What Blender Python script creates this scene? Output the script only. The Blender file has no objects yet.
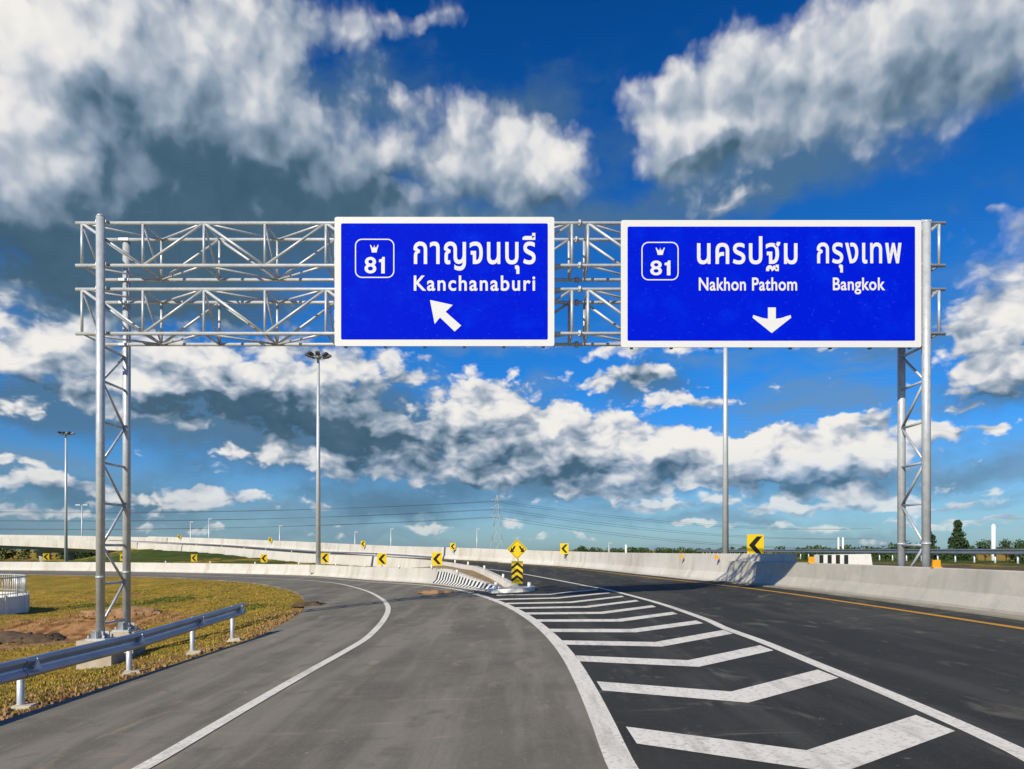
import bpy, bmesh, math, random
import numpy as np
from mathutils import Vector, Matrix
R = math.radians
rnd = random.Random(7)
sc = bpy.context.scene
COL = sc.collection

# ------------------------------------------------------------------ camera
F, CX, HY, EYE = 740.0, 512.0, 550.0, 1.6          # focal length in pixels, principal column, horizon row, eye height
cam_d = bpy.data.cameras.new('camera')
cam = bpy.data.objects.new('camera', cam_d); COL.objects.link(cam)
cam.location = (0, 0, EYE); cam.rotation_euler = (R(90), 0, 0)
cam_d.sensor_fit = 'HORIZONTAL'; cam_d.sensor_width = 36.0
cam_d.lens = F / 1024 * 36.0
cam_d.shift_y = (HY - 384.5) / 1024
cam_d.clip_start = 0.1; cam_d.clip_end = 20000
sc.camera = cam

# ------------------------------------------------------------------ sky
SUN_DIR = Vector((-0.85, -1.30, 1.0)).normalized()     # towards the sun: behind the viewer, to the left
SUN_EL = math.asin(SUN_DIR.z)
SUN_ROT = math.atan2(SUN_DIR.x, SUN_DIR.y)
world = bpy.data.worlds.new('World'); sc.world = world; world.use_nodes = True
nt = world.node_tree; nt.nodes.clear()
world.cycles.sampling_method = 'MANUAL'; world.cycles.sample_map_resolution = 512
def N(t, **k):
    n = nt.nodes.new(t)
    for a, b in k.items(): setattr(n, a, b)
    return n
def setin(sock, v):
    if hasattr(v, 'is_output'): nt.links.new(v, sock)
    else: sock.default_value = v
def M(op, *a, clamp=False):
    n = N('ShaderNodeMath', operation=op, use_clamp=clamp)
    for i, v in enumerate(a): setin(n.inputs[i], v)
    return n.outputs[0]
def V(op, *a):
    n = N('ShaderNodeVectorMath', operation=op)
    for i, v in enumerate(a): setin(n.inputs[i], v)
    return n.outputs['Value'] if op in ('DOT_PRODUCT', 'LENGTH') else n.outputs[0]
def SS(x, a, b):
    n = N('ShaderNodeMapRange', interpolation_type='SMOOTHSTEP')
    setin(n.inputs[0], x); setin(n.inputs[1], a); setin(n.inputs[2], b); n.inputs[3].default_value = 0; n.inputs[4].default_value = 1
    return n.outputs[0]
def LIN(x, a, b, c=0.0, d=1.0):
    n = N('ShaderNodeMapRange')
    setin(n.inputs[0], x)
    for i, v in enumerate((a, b, c, d)): setin(n.inputs[i+1], v)
    return n.outputs[0]
def MIXC(f, a, b):
    n = N('ShaderNodeMix', data_type='RGBA')
    setin(n.inputs[0], f); setin(n.inputs[6], a); setin(n.inputs[7], b)
    return n.outputs[2]
def NOISE(vec, scale, detail=8, rough=.55, lac=2.0, dist=0.0, color=False):
    n = N('ShaderNodeTexNoise', noise_dimensions='3D')
    setin(n.inputs['Vector'], vec); n.inputs['Scale'].default_value = scale; n.inputs['Detail'].default_value = detail
    n.inputs['Roughness'].default_value = rough; n.inputs['Lacunarity'].default_value = lac; n.inputs['Distortion'].default_value = dist
    return n.outputs['Color' if color else 'Fac']

tc = N('ShaderNodeTexCoord')
sep = N('ShaderNodeSeparateXYZ'); nt.links.new(tc.outputs['Generated'], sep.inputs[0])
dx, dy, dz = sep.outputs
az = M('ARCTAN2', dx, M('ADD', M('ABSOLUTE', dy), 1e-4))
el = M('ARCSINE', M('MAXIMUM', M('MINIMUM', dz, 1.0), -1.0))
UNIT = 7.4                                            # one unit of the cloud map is about 7.7 degrees
cmb = N('ShaderNodeCombineXYZ')
setin(cmb.inputs[0], M('MULTIPLY', az, UNIT)); setin(cmb.inputs[1], M('MULTIPLY', el, UNIT))
P0 = cmb.outputs[0]
vv = M('MULTIPLY', el, UNIT)
def dirpos(x, y):                                     # direction of a cloud as azimuth and elevation
    a = math.atan((x - CX) / F); e = math.atan((HY - y) / F * math.cos(a))
    return a * UNIT, e * UNIT
LGT = (-.42, .91)                                    # across the sky, the sunlight comes from the upper left
def blobs(vec, lst, slope=False):
    acc = der = None
    for i, (x, y, rx, ry, ang, w) in enumerate(lst):
        if i % 6 == 5:                                # evaluated in turn, six clouds at a time
            vec = V('MULTIPLY_ADD', M('ADD', acc, der) if slope else acc, (0, 0, 1e-9), vec)
        c = dirpos(x, y); ks = math.cos(c[0] / UNIT) * .97
        mp = N('ShaderNodeMapping', vector_type='TEXTURE'); setin(mp.inputs[0], vec)
        mp.inputs['Location'].default_value = (c[0], c[1], 0); mp.inputs['Rotation'].default_value = (0, 0, R(ang))
        mp.inputs['Scale'].default_value = (rx / 100 * ks, ry / 100 * ks, 1)
        q = V('DOT_PRODUCT', mp.outputs[0], mp.outputs[0])
        g = M('EXPONENT', M('MULTIPLY', q, -1.0))
        if slope:                                     # fall-off of the cloud towards the light
            ca, sa = math.cos(R(ang)), math.sin(R(ang)); l = ((ca*LGT[0] + sa*LGT[1]) * 100/rx, (-sa*LGT[0] + ca*LGT[1]) * 100/ry, 0)
            d_ = M('MULTIPLY', g, V('DOT_PRODUCT', mp.outputs[0], tuple(2*w*k for k in l)))
            der = d_ if der is None else M('ADD', der, d_)
        acc = M('MULTIPLY', g, w) if acc is None else M('MULTIPLY_ADD', g, w, acc)
    return (acc, der) if slope else acc
wv = V('SUBTRACT', NOISE(P0, 0.9, 3, .5, color=True), (.5, .5, .5))
wv2 = V('SUBTRACT', NOISE(P0, 3.2, 3, .55, color=True), (.5, .5, .5))
PW = V('ADD', P0, V('ADD', V('MULTIPLY', wv, (.55, .45, 0)), V('MULTIPLY', wv2, (.30, .26, 0))))
#        x     y    rx   ry  ang  weight
CLOUD = [(30, 50, 150, 110, 0, 1.1), (60, 185, 130, 60, 0, .9), (190, 170, 130, 80, 0, .9), (200, 35, 120, 50, 0, .9), (330, 5, 70, 22, 0, .7),
         (255, 80, 55, 55, 0, .6), (310, 185, 90, 50, 0, .8), (420, 172, 120, 42, 0, 1.0), (462, 105, 85, 28, -8, .9), (500, 150, 60, 30, 0, .5), (548, 182, 55, 30, 0, 1.0),
         (430, 20, 58, 13, 4, .75), (80, 265, 200, 42, 0, .9), (250, 225, 120, 40, 0, .7),
         (648, 88, 66, 30, 15, .95), (705, 120, 70, 24, 14, .5), (760, 62, 110, 40, 20, .95), (880, 25, 130, 50, 10, 1.0), (800, 112, 130, 36, 12, .9), (705, 150, 70, 16, 10, .8),
         (950, 75, 110, 52, 0, .9), (1010, 20, 70, 50, 0, .7), (735, 204, 60, 9, 8, .75),
         (560, 45, 100, 50, 0, -.9), (460, 58, 60, 16, 0, -.5), (345, 72, 34, 20, 0, -.5), (622, 190, 26, 44, 0, -.7), (640, 25, 46, 22, 0, -.6), (1010, 150, 60, 28, 0, -.5), (408, 178, 22, 9, 0, -.7), (860, 215, 160, 22, 0, -.4),
         (1012, 215, 32, 24, 0, .8), (1012, 300, 44, 60, 0, 1.1), (978, 335, 36, 28, 0, .8), (1000, 385, 48, 32, 0, .9),
         (870, 422, 30, 13, 0, 1.0), (940, 437, 26, 8, 0, .85), (996, 434, 17, 6, 0, .8), (980, 210, 12, 6, 0, .6),
         (45, 350, 95, 38, 0, 1.1), (135, 360, 40, 18, 0, .7), (220, 370, 56, 26, 0, 1.0), (310, 390, 56, 26, 0, .9), (330, 352, 70, 16, 0, .7), (200, 305, 120, 18, 0, .5), (390, 378, 50, 20, 0, .7),
         (250, 415, 150, 24, 0, .85), (400, 440, 110, 24, 0, .8), (480, 402, 55, 28, 0, 1.0), (540, 425, 80, 26, 0, .9), (440, 468, 150, 16, 0, .75), (300, 455, 80, 10, 0, .5),
         (600, 448, 100, 32, 0, .95), (760, 455, 95, 26, 0, 1.1), (690, 470, 100, 24, 0, .9), (845, 460, 80, 26, 0, 1.0), (870, 490, 60, 10, 0, .7), (630, 375, 62, 15, 0, .95), (690, 402, 50, 10, 0, .85),
         (620, 348, 110, 8, 0, .6), (850, 345, 110, 9, 0, .5), (800, 503, 130, 7, 0, .8), (860, 522, 80, 6, 0, .7), (930, 505, 60, 5, 0, .7), (640, 505, 60, 7, 0, .6), (600, 487, 40, 8, 0, .7),
         (185, 487, 30, 14, 0, 1.0), (230, 493, 46, 10, 0, 1.0), (15, 458, 26, 9, 0, .85), (55, 488, 60, 14, 0, .9), (323, 505, 18, 7, 0, .8), (480, 482, 50, 7, 0, .6),
         (430, 526, 26, 5, 0, .8), (500, 519, 26, 6, 0, .85), (20, 515, 80, 7, 0, .7), (150, 522, 90, 5, 0, .6), (340, 537, 40, 4, 0, .6), (1000, 522, 60, 5, 0, .7), (700, 524, 60, 5, 0, .7), (560, 535, 60, 4, 0, .5), (900, 540, 90, 4, 0, .5)]
SHADE = [(180, 145, 105, 55, 0, .52), (100, 110, 40, 34, 0, .26), (20, 40, 100, 70, 0, -.40), (235, 85, 40, 50, 0, -.2), (50, 185, 90, 30, 0, -.2), (548, 168, 40, 16, 0, -.3), (290, 190, 100, 46, 0, .42), (60, 260, 170, 36, 0, .95), (240, 240, 140, 40, 0, .75), (200, 300, 160, 30, 0, .8), (430, 190, 110, 24, 0, .25), (330, 60, 60, 60, 0, .18),
         (870, 128, 130, 24, 10, .22), (950, 85, 80, 36, 8, .10), (720, 155, 100, 16, 8, .30), (560, 205, 70, 12, 0, .40),
         (290, 425, 130, 24, 0, .85), (170, 402, 110, 12, 0, .6), (410, 447, 110, 14, 0, .65), (380, 398, 30, 16, 0, .5), (640, 380, 42, 8, 0, .45), (560, 470, 110, 12, 0, .45), (640, 487, 100, 9, 0, .35), (430, 480, 140, 10, 0, .4),
         (1000, 402, 60, 20, 0, .45), (960, 340, 20, 30, 0, .2), (850, 480, 110, 8, 0, .35), (60, 388, 90, 8, 0, .4), (60, 503, 80, 8, 0, .35), (210, 505, 60, 5, 0, .3)]
Fd, Fg = blobs(PW, CLOUD, True)
Fs = blobs(PW, SHADE)
high = SS(vv, 1.5, 3.0)                                # broad soft clouds overhead, small crisp cumulus low down
low = M('SUBTRACT', 1.0, high)
def lerp(f, a, b): return M('MULTIPLY_ADD', f, M('SUBTRACT', b, a), a)
def puffs(vec, det=3.0):
    n = N('ShaderNodeTexVoronoi', feature='SMOOTH_F1', voronoi_dimensions='2D')
    setin(n.inputs['Vector'], vec); n.inputs['Scale'].default_value = 3.6; n.inputs['Detail'].default_value = det
    n.inputs['Roughness'].default_value = .6; n.inputs['Smoothness'].default_value = .5
    return M('SUBTRACT', .95, n.outputs['Distance'])
PN = V('ADD', P0, V('MULTIPLY', wv2, (.22, .18, 0)))
def field(vec, det, pd=3.0):
    a = M('MULTIPLY_ADD', puffs(V('MULTIPLY', vec, (.6, .6, 1)), pd), .26, M('MULTIPLY', NOISE(vec, .85, det, .50), .74))
    vl = V('MULTIPLY', vec, (.78, 1.30, 1))
    b = M('MULTIPLY_ADD', puffs(vl, pd), .34, M('MULTIPLY', NOISE(V('ADD', vl, (7.3, 2.1, 4.4)), 2.3, det, .56), .66))
    return lerp(high, b, a)
n0 = field(PN, 9)
r0 = field(PN, 5, 2.0)
n1 = field(V('ADD', PN, (-.09, .19, .0)), 5, 2.0)
n2 = NOISE(V('ADD', PN, (-.5, .55, 0)), .95, 3, .5)
dens = M('ADD', Fd, M('MULTIPLY', M('SUBTRACT', n0, .50), lerp(high, 2.1, 2.3)))
dens = M('MULTIPLY_ADD', low, .15, dens)
alpha = SS(dens, lerp(high, .24, .10), lerp(high, .62, 1.05))
thick = SS(dens, .6, 1.7)
relief = M('ADD', M('MULTIPLY', M('SUBTRACT', r0, n1), lerp(high, 1.25, 1.05)), M('MULTIPLY', M('MAXIMUM', M('MINIMUM', Fg, 1.4), -1.4), lerp(high, .055, .06)))
lit = M('ADD', M('SUBTRACT', M('ADD', lerp(high, .75, .64), relief), M('MULTIPLY', Fs, M('MULTIPLY_ADD', n2, 1.0, .22))), M('MULTIPLY', thick, lerp(high, .02, -.04)), clamp=True)
lit = M('MAXIMUM', lit, M('MULTIPLY_ADD', n0, .34, lerp(high, .04, .02)))
ramp = N('ShaderNodeValToRGB'); setin(ramp.inputs[0], lit)
cr = ramp.color_ramp; cr.elements[0].position = 0; cr.elements[0].color = (.030, .082, .135, 1)
cr.elements[1].position = 1; cr.elements[1].color = (.88, .86, .81, 1)
for p, c in ((.22, (.075, .145, .215, 1)), (.45, (.24, .32, .42, 1)), (.65, (.48, .53, .60, 1)), (.82, (.76, .76, .77, 1))):
    e = cr.elements.new(p); e.color = c
sky = N('ShaderNodeTexSky', sky_type='NISHITA', sun_disc=False, sun_elevation=SUN_EL, sun_rotation=SUN_ROT)
sky.air_density = 1.0; sky.dust_density = .4; sky.ozone_density = 3.0
SKY_K = 0.10
tint = MIXC(LIN(vv, 1.8, 5.0), MIXC(SS(vv, .1, 1.7), (.42, .66, .95, 1), (.10, .62, 1.22, 1)), (.015, .42, .98, 1))
mulc = N('ShaderNodeMix', data_type='RGBA', blend_type='MULTIPLY'); mulc.inputs[0].default_value = 1
setin(mulc.inputs[6], sky.outputs[0]); setin(mulc.inputs[7], tint)
cl = N('ShaderNodeMix', data_type='RGBA', blend_type='MULTIPLY'); cl.inputs[0].default_value = 1
setin(cl.inputs[6], ramp.outputs[0]); setin(cl.inputs[7], (1 / SKY_K,) * 3 + (1,))
# thin grey-blue layer cloud in flat bands low down
band = SS(NOISE(V('MULTIPLY', PW, (.55, 2.6, 1)), .9, 6, .55), .44, .66)
band = M('MULTIPLY', band, M('MULTIPLY', SS(vv, 3.0, 1.4), .62))
veil = MIXC(band, mulc.outputs[2], tuple(c / SKY_K for c in (.17, .28, .39)) + (1,))
# soft grey bodies of the more distant cloud
SOFT = [(200, 412, 210, 46, 0, .95), (420, 445, 150, 44, 0, .9), (600, 468, 150, 28, 0, .8), (60, 295, 200, 34, 0, .9), (300, 250, 120, 40, 0, .6), (40, 402, 120, 18, 0, .7), (640, 384, 80, 22, 0, .7), (90, 500, 140, 30, 0, .8),
        (400, 503, 150, 22, 0, .65), (800, 488, 150, 18, 0, .6), (1000, 470, 100, 18, 0, .5), (860, 350, 150, 14, 0, .45), (480, 215, 160, 14, 0, .6), (960, 110, 90, 50, 10, .5), (760, 165, 150, 22, 8, .55), (990, 400, 70, 30, 0, .7), (700, 520, 200, 10, 0, .5), (800, 100, 200, 70, 10, .55), (450, 140, 190, 70, 0, .6), (180, 110, 220, 130, 0, .6), (1000, 300, 80, 90, 0, .5), (740, 200, 110, 22, 5, .5)]
fs_ = M('ADD', blobs(PW, SOFT), M('MULTIPLY', M('SUBTRACT', NOISE(V('MULTIPLY', PN, (.8, 1.5, 1)), 1.3, 7, .55), .5), 1.5))
softc = MIXC(SS(M('MULTIPLY_ADD', SS(vv, 4.0, 5.2), .10, n0), .40, .66), (.085 / SKY_K, .175 / SKY_K, .27 / SKY_K, 1), (.33 / SKY_K, .42 / SKY_K, .52 / SKY_K, 1))
veil = MIXC(M('MULTIPLY', SS(fs_, .22, 1.0), .80), veil, softc)
# clouds low on the horizon are seen through more air
lowfade = M('MULTIPLY', alpha, LIN(vv, 0.0, 1.0, .50, 1.0))
final = MIXC(lowfade, veil, cl.outputs[2])
bg = N('ShaderNodeBackground'); setin(bg.inputs[0], final); bg.inputs[1].default_value = SKY_K
out = N('ShaderNodeOutputWorld'); nt.links.new(bg.outputs[0], out.inputs[0])

# ------------------------------------------------------------------ sun and exposure
sun_d = bpy.data.lights.new('sun', 'SUN'); sun_d.energy = 5.0; sun_d.angle = R(.5); sun_d.color = (1, .90, .73)
sun = bpy.data.objects.new('sun', sun_d); COL.objects.link(sun)
sun.rotation_euler = (-SUN_DIR).to_track_quat('-Z', 'Y').to_euler(); sun.location = (-30, -40, 60)
sc.view_settings.view_transform = 'Standard'; sc.view_settings.look = 'None'
sc.view_settings.exposure = 0.0; sc.view_settings.gamma = 1.0; sc.view_settings.use_curve_mapping = False

# ------------------------------------------------------------------ materials
def material(name, base, rough=.6, metal=0.0, spots=(), bump=0.0, bump_scale=20, spec=.5):
    """base colour plus (scale, detail, low, high, colour, amount, stretch) procedural wear layers"""
    m = bpy.data.materials.new(name); m.use_nodes = True; t = m.node_tree; b = t.nodes['Principled BSDF']
    b.inputs['Roughness'].default_value = rough; b.inputs['Metallic'].default_value = metal
    b.inputs['Specular IOR Level'].default_value = spec
    c4 = tuple(base) + (1,)
    g = t.nodes.new('ShaderNodeNewGeometry'); prev = None
    for (s, d, lo, hi, colr, amt, stretch) in spots:
        mp = t.nodes.new('ShaderNodeMapping'); mp.inputs['Scale'].default_value = stretch
        t.links.new(g.outputs['Position'], mp.inputs[0])
        n = t.nodes.new('ShaderNodeTexNoise'); n.inputs['Scale'].default_value = s; n.inputs['Detail'].default_value = d; n.inputs['Roughness'].default_value = .6
        t.links.new(mp.outputs[0], n.inputs['Vector'])
        r = t.nodes.new('ShaderNodeMapRange'); r.inputs[1].default_value = lo; r.inputs[2].default_value = hi; r.inputs[4].default_value = amt
        t.links.new(n.outputs[0], r.inputs[0])
        x = t.nodes.new('ShaderNodeMix'); x.data_type = 'RGBA'
        t.links.new(r.outputs[0], x.inputs[0])
        if prev is None: x.inputs[6].default_value = c4
        else: t.links.new(prev, x.inputs[6])
        x.inputs[7].default_value = tuple(colr) + (1,)
        prev = x.outputs[2]
    if prev is None: b.inputs['Base Color'].default_value = c4
    else: t.links.new(prev, b.inputs['Base Color'])
    if bump:
        n = t.nodes.new('ShaderNodeTexNoise'); n.inputs['Scale'].default_value = bump_scale; n.inputs['Detail'].default_value = 4
        t.links.new(g.outputs['Position'], n.inputs['Vector'])
        bp = t.nodes.new('ShaderNodeBump'); bp.inputs['Strength'].default_value = bump; bp.inputs['Distance'].default_value = .02
        t.links.new(n.outputs[0], bp.inputs['Height']); t.links.new(bp.outputs[0], b.inputs['Normal'])
    return m
I1 = (1, 1, 1)
MAT = {
 'galv': material('galvanised_steel', (.58, .62, .65), .42, .28, [(6, 4, .40, .70, (.42, .46, .49), .8, I1), (40, 3, .5, .75, (.70, .72, .74), .5, I1), (1.1, 5, .55, .75, (.46, .48, .48), .5, (1, 1, .3))]),
 'galv_rail': material('galvanised_rail', (.42, .46, .50), .38, .75, [(5, 4, .4, .7, (.28, .32, .37), .8, (1, .4, 1)), (60, 3, .5, .75, (.6, .63, .65), .4, I1)]),
 'pole': material('lamp_pole_steel', (.62, .66, .67), .45, .3, [(3, 3, .4, .7, (.5, .54, .56), .6, I1)]),
 'dark_metal': material('dark_lamp_housing', (.09, .09, .10), .5, .3),
 'sign_blue': material('sign_blue_sheeting', (.0, .010, .62), .6, 0, [(1.6, 5, .5, .75, (.0, .024, .72), .8, I1), (14, 4, .62, .72, (.02, .07, .75), .4, I1)], spec=.02),
 'sign_white': material('sign_white_sheeting', (.72, .735, .745), .4, 0, [(4, 4, .5, .8, (.70, .71, .70), .5, I1)], spec=.3),
 'sign_back': material('sign_aluminium', (.55, .56, .57), .4, .8),
 'yellow': material('yellow_sheeting', (.85, .60, .015), .45, 0, [(6, 3, .5, .8, (.75, .50, .02), .5, I1)], spec=.3),
 'black': material('black_sheeting', (.012, .012, .012), .5),
 'amber': material('amber_plastic', (.80, .36, .01), .4, 0, [(30, 3, .5, .8, (.65, .28, .01), .5, I1)]),
 'concrete': material('barrier_concrete', (.47, .45, .39), .85, 0, [(.8, 7, .40, .68, (.39, .385, .345), .9, (1, 1, 1.0)), (3.2, 6, .54, .72, (.30, .29, .25), .5, (1, 1, .22)), (2.0, 6, .54, .66, (.56, .53, .46), .6, (1, .6, 1)), (28, 4, .5, .8, (.55, .53, .48), .4, I1)], bump=.25, bump_scale=30),
 'concrete_pale': material('pale_concrete', (.60, .585, .535), .85, 0, [(.35, 6, .45, .70, (.47, .45, .39), .9, I1), (1.6, 6, .52, .70, (.42, .35, .25), .6, (1, 1, .2)), (7, 5, .55, .72, (.40, .38, .34), .4, I1)], bump=.2, bump_scale=20),
 'gutter': material('dirty_gutter_concrete', (.30, .28, .22), .9, 0, [(1.2, 6, .42, .66, (.17, .15, .105), .9, (1, .5, 1)), (9, 5, .5, .7, (.42, .39, .32), .5, I1)], bump=.2),
 'footing': material('footing_concrete', (.50, .45, .36), .9, 0, [(4, 5, .4, .7, (.36, .29, .20), .7, I1)], bump=.3),
 'white_paint': material('white_painted_concrete', (.80, .80, .77), .6, 0, [(5, 5, .55, .8, (.55, .53, .48), .6, I1)]),
 'black_paint': material('black_painted_concrete', (.018, .018, .02), .6, 0, [(9, 4, .55, .8, (.06, .06, .055), .6, I1)]),
 'soil': material('brown_soil', (.34, .195, .09), .95, 0, [(3, 6, .4, .65, (.19, .10, .045), .9, I1), (14, 4, .5, .75, (.46, .30, .16), .7, I1)], bump=.8, bump_scale=9),
 'dark_soil': material('dark_wet_soil', (.075, .05, .032), .95, 0, [(5, 5, .4, .7, (.14, .09, .05), .9, I1)], bump=.9, bump_scale=12),
 'bark': material('bark', (.12, .085, .055), .9),
 'leaf': material('tree_leaves', (.032, .06, .018), .7, 0, [(.6, 3, .4, .65, (.07, .115, .03), .9, I1)], spec=.2),
 'leaf_dark': material('conifer_needles', (.028, .058, .028), .7, 0, [(.9, 3, .4, .65, (.06, .10, .035), .9, I1)], spec=.2),
 'wire': material('power_cable', (.05, .055, .06), .6),
 'pylon': material('pylon_steel', (.40, .43, .45), .6, .2),
 'parapet_white': material('white_culvert_wall', (.74, .74, .72), .7, 0, [(2, 5, .5, .75, (.5, .48, .43), .7, (1, 1, .3))]),
 'girder': material('girder_concrete', (.40, .385, .35), .9, 0, [(.5, 5, .45, .7, (.30, .29, .27), .8, (1, 1, .3))]),
}

# ------------------------------------------------------------------ mesh builder
class MB:
    def __init__(s): s.v = []; s.f = []; s.sm = []; s.mi = []; s.cur = 0
    def face(s, idx, smooth=False): s.f.append(tuple(idx)); s.sm.append(smooth); s.mi.append(s.cur)
    def add(s, pts): n = len(s.v); s.v += [tuple(p) for p in pts]; return n
    def quad(s, a, b, c, d): n = s.add((a, b, c, d)); s.face((n, n+1, n+2, n+3))
    def box(s, c, size, rz=0.0, mat=None, top=1.0):
        x, y, z = (q / 2 for q in size); pts = []
        m = mat if mat is not None else Matrix.Rotation(rz, 3, 'Z')
        for k, zz in ((1, -z), (top, z)):
            for xx, yy in ((-x, -y), (x, -y), (x, y), (-x, y)):
                pts.append(Vector(c) + m @ Vector((xx * k, yy * k, zz)))
        n = s.add(pts)
        for q in ((3, 2, 1, 0), (4, 5, 6, 7), (0, 1, 5, 4), (1, 2, 6, 5), (2, 3, 7, 6), (3, 0, 4, 7)): s.face([n+i for i in q])
    def tube(s, a, b, r0, r1=None, n=8, caps=True):
        a, b = Vector(a), Vector(b); r1 = r0 if r1 is None else r1
        d = (b - a).normalized(); u = d.orthogonal().normalized(); w = d.cross(u)
        ring = lambda c, r: [c + u * (r * math.cos(2*math.pi*i/n)) + w * (r * math.sin(2*math.pi*i/n)) for i in range(n)]
        i0 = s.add(ring(a, r0)); i1 = s.add(ring(b, r1))
        for i in range(n): s.face((i0+i, i0+(i+1) % n, i1+(i+1) % n, i1+i), n > 4)
        if caps: s.face([i0+i for i in reversed(range(n))]); s.face([i1+i for i in range(n)])
    def path(s, pts, r, n=6):
        pts = [Vector(p) for p in pts]; rings = []
        for k, p in enumerate(pts):
            d = (pts[min(k+1, len(pts)-1)] - pts[max(k-1, 0)]).normalized()
            u = d.cross(Vector((0, 0, 1))).normalized(); w = u.cross(d)
            rings.append(s.add([p + u*(r*math.cos(2*math.pi*i/n)) + w*(r*math.sin(2*math.pi*i/n)) for i in range(n)]))
        for a, b in zip(rings, rings[1:]):
            for i in range(n): s.face((a+i, a+(i+1) % n, b+(i+1) % n, b+i), True)
    def prism(s, poly, origin, ux, uy, depth):
        """polygon in the (ux, uy) plane at origin, thickened backwards along ux x uy by depth (front face at origin)"""
        o, ux, uy = Vector(origin), Vector(ux), Vector(uy); nz = ux.cross(uy).normalized()
        A = sum(poly[i][0]*poly[(i+1) % len(poly)][1] - poly[(i+1) % len(poly)][0]*poly[i][1] for i in range(len(poly)))
        if A < 0: poly = poly[::-1]
        k = len(poly); fr = s.add([o + ux*p[0] + uy*p[1] for p in poly]); bk = s.add([o + ux*p[0] + uy*p[1] - nz*depth for p in poly])
        s.face([fr+i for i in range(k)]); s.face([bk+i for i in reversed(range(k))])
        for i in range(k): s.face((fr+(i+1) % k, fr+i, bk+i, bk+(i+1) % k))
    def sweep(s, path, profile, caps=True, closed=True):
        """profile = (offset to the right of travel, height above the path)"""
        rings = []
        for k, p in enumerate(path):
            a, b = path[max(k-1, 0)], path[min(k+1, len(path)-1)]
            d = Vector((b[0]-a[0], b[1]-a[1], 0)).normalized(); rt = Vector((d.y, -d.x, 0))
            pr = profile(k) if callable(profile) else profile
            rings.append(s.add([Vector(p) + rt*o + Vector((0, 0, h)) for o, h in pr])); m = len(pr)
        for a, b in zip(rings, rings[1:]):
            for i in range(m if closed else m-1): s.face((a+i, a+(i+1) % m, b+(i+1) % m, b+i))
        if caps and closed: s.face([rings[0]+i for i in reversed(range(m))]); s.face([rings[-1]+i for i in range(m)])
    def build(s, name, mat, parent=None, fix=True, origin=None):
        off = Vector(parent.get('_w', (0, 0, 0))) if parent is not None else Vector(origin or (0, 0, 0))
        me = bpy.data.meshes.new(name)
        me.from_pydata([tuple(Vector(v) - off) for v in s.v], [], s.f); me.update()
        me.polygons.foreach_set('use_smooth', s.sm)
        for m in (mat if isinstance(mat, (list, tuple)) else [mat]): me.materials.append(MAT[m] if isinstance(m, str) else m)
        me.polygons.foreach_set('material_index', s.mi)
        if fix:
            bm = bmesh.new(); bm.from_mesh(me); bmesh.ops.recalc_face_normals(bm, faces=bm.faces[:]); bm.to_mesh(me); bm.free()
        o = bpy.data.objects.new(name, me); COL.objects.link(o)
        if parent is not None: o.parent = parent; o['_w'] = tuple(off)
        else: o.location = off; o['_w'] = tuple(off)
        return o
def thing(name, loc, label, cat, group=None):
    o = bpy.data.objects.new(name, None); COL.objects.link(o); o.location = loc; o['_w'] = tuple(loc)
    o.empty_display_size = .3
    tag(o, label, cat, group); return o
def tag(o, label, cat, group=None):
    o['label'] = label; o['category'] = cat
    if group: o['group'] = group
    return o
def struct(o): o['kind'] = 'structure'; return o
def dup(root, loc, rz=0, scale=1.0, label=None):
    def cp(o, par):
        c = o.copy(); COL.objects.link(c)
        if par is not None: c.parent = par
        for ch in o.children: cp(ch, c)
        return c
    r = cp(root, None); r.location = loc; r.rotation_euler = (0, 0, rz); r.scale = (scale,)*3
    if label: r['label'] = label
    return r
def place(o, loc, rz=0, scale=1.0): o.location = loc; o.rotation_euler = (0, 0, rz); o.scale = (scale,)*3

# ------------------------------------------------------------------ survey: road level, points of the photograph carried to the ground
def zroad(x, y=0):                                   # 4.5 % crossfall, levelling out at the low left edge
    s = .06; q = (.045*x + .35) / s
    return -.35 + s * (q if q > 30 else math.log1p(math.exp(q)))
def G(px, py):
    z = 0.0
    for _ in range(60):
        y = (EYE - z) * F / (py - HY); x = (px - CX) * y / F; z = .5*z + .5*zroad(x)
    return Vector((x, y, zroad(x)))
def P(px, py, y): return Vector(((px - CX) * y / F, y, EYE - (py - HY) * y / F))
def catmull(pts, sub):
    pts = [np.array(p, float) for p in pts]; out = []
    for i in range(len(pts)-1):
        p0, p1, p2, p3 = pts[max(i-1, 0)], pts[i], pts[i+1], pts[min(i+2, len(pts)-1)]
        for k in range(sub):
            t = k / sub
            a = np.linalg.norm(p2 - p1)
            m1 = (p2 - p0) * (a / max(np.linalg.norm(p2[:2] - p1[:2]) + np.linalg.norm(p1[:2] - p0[:2]), 1e-6)) if i > 0 else p2 - p1
            m2 = (p3 - p1) * (a / max(np.linalg.norm(p3[:2] - p2[:2]) + np.linalg.norm(p2[:2] - p1[:2]), 1e-6)) if i+2 < len(pts) else p2 - p1
            out.append((2*t**3-3*t**2+1)*p1 + (t**3-2*t**2+t)*m1 + (-2*t**3+3*t**2)*p2 + (t**3-t**2)*m2)
    out.append(pts[-1]); return [Vector(p) for p in out]
def resample(pts, step):
    out = [Vector(pts[0])]; acc = 0
    for a, b in zip(pts, pts[1:]):
        a, b = Vector(a), Vector(b); L = (b-a).length; d = step - acc
        while d <= L: out.append(a.lerp(b, d / L)); d += step
        acc = L - (d - step)
    out.append(Vector(pts[-1])); return out

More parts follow.
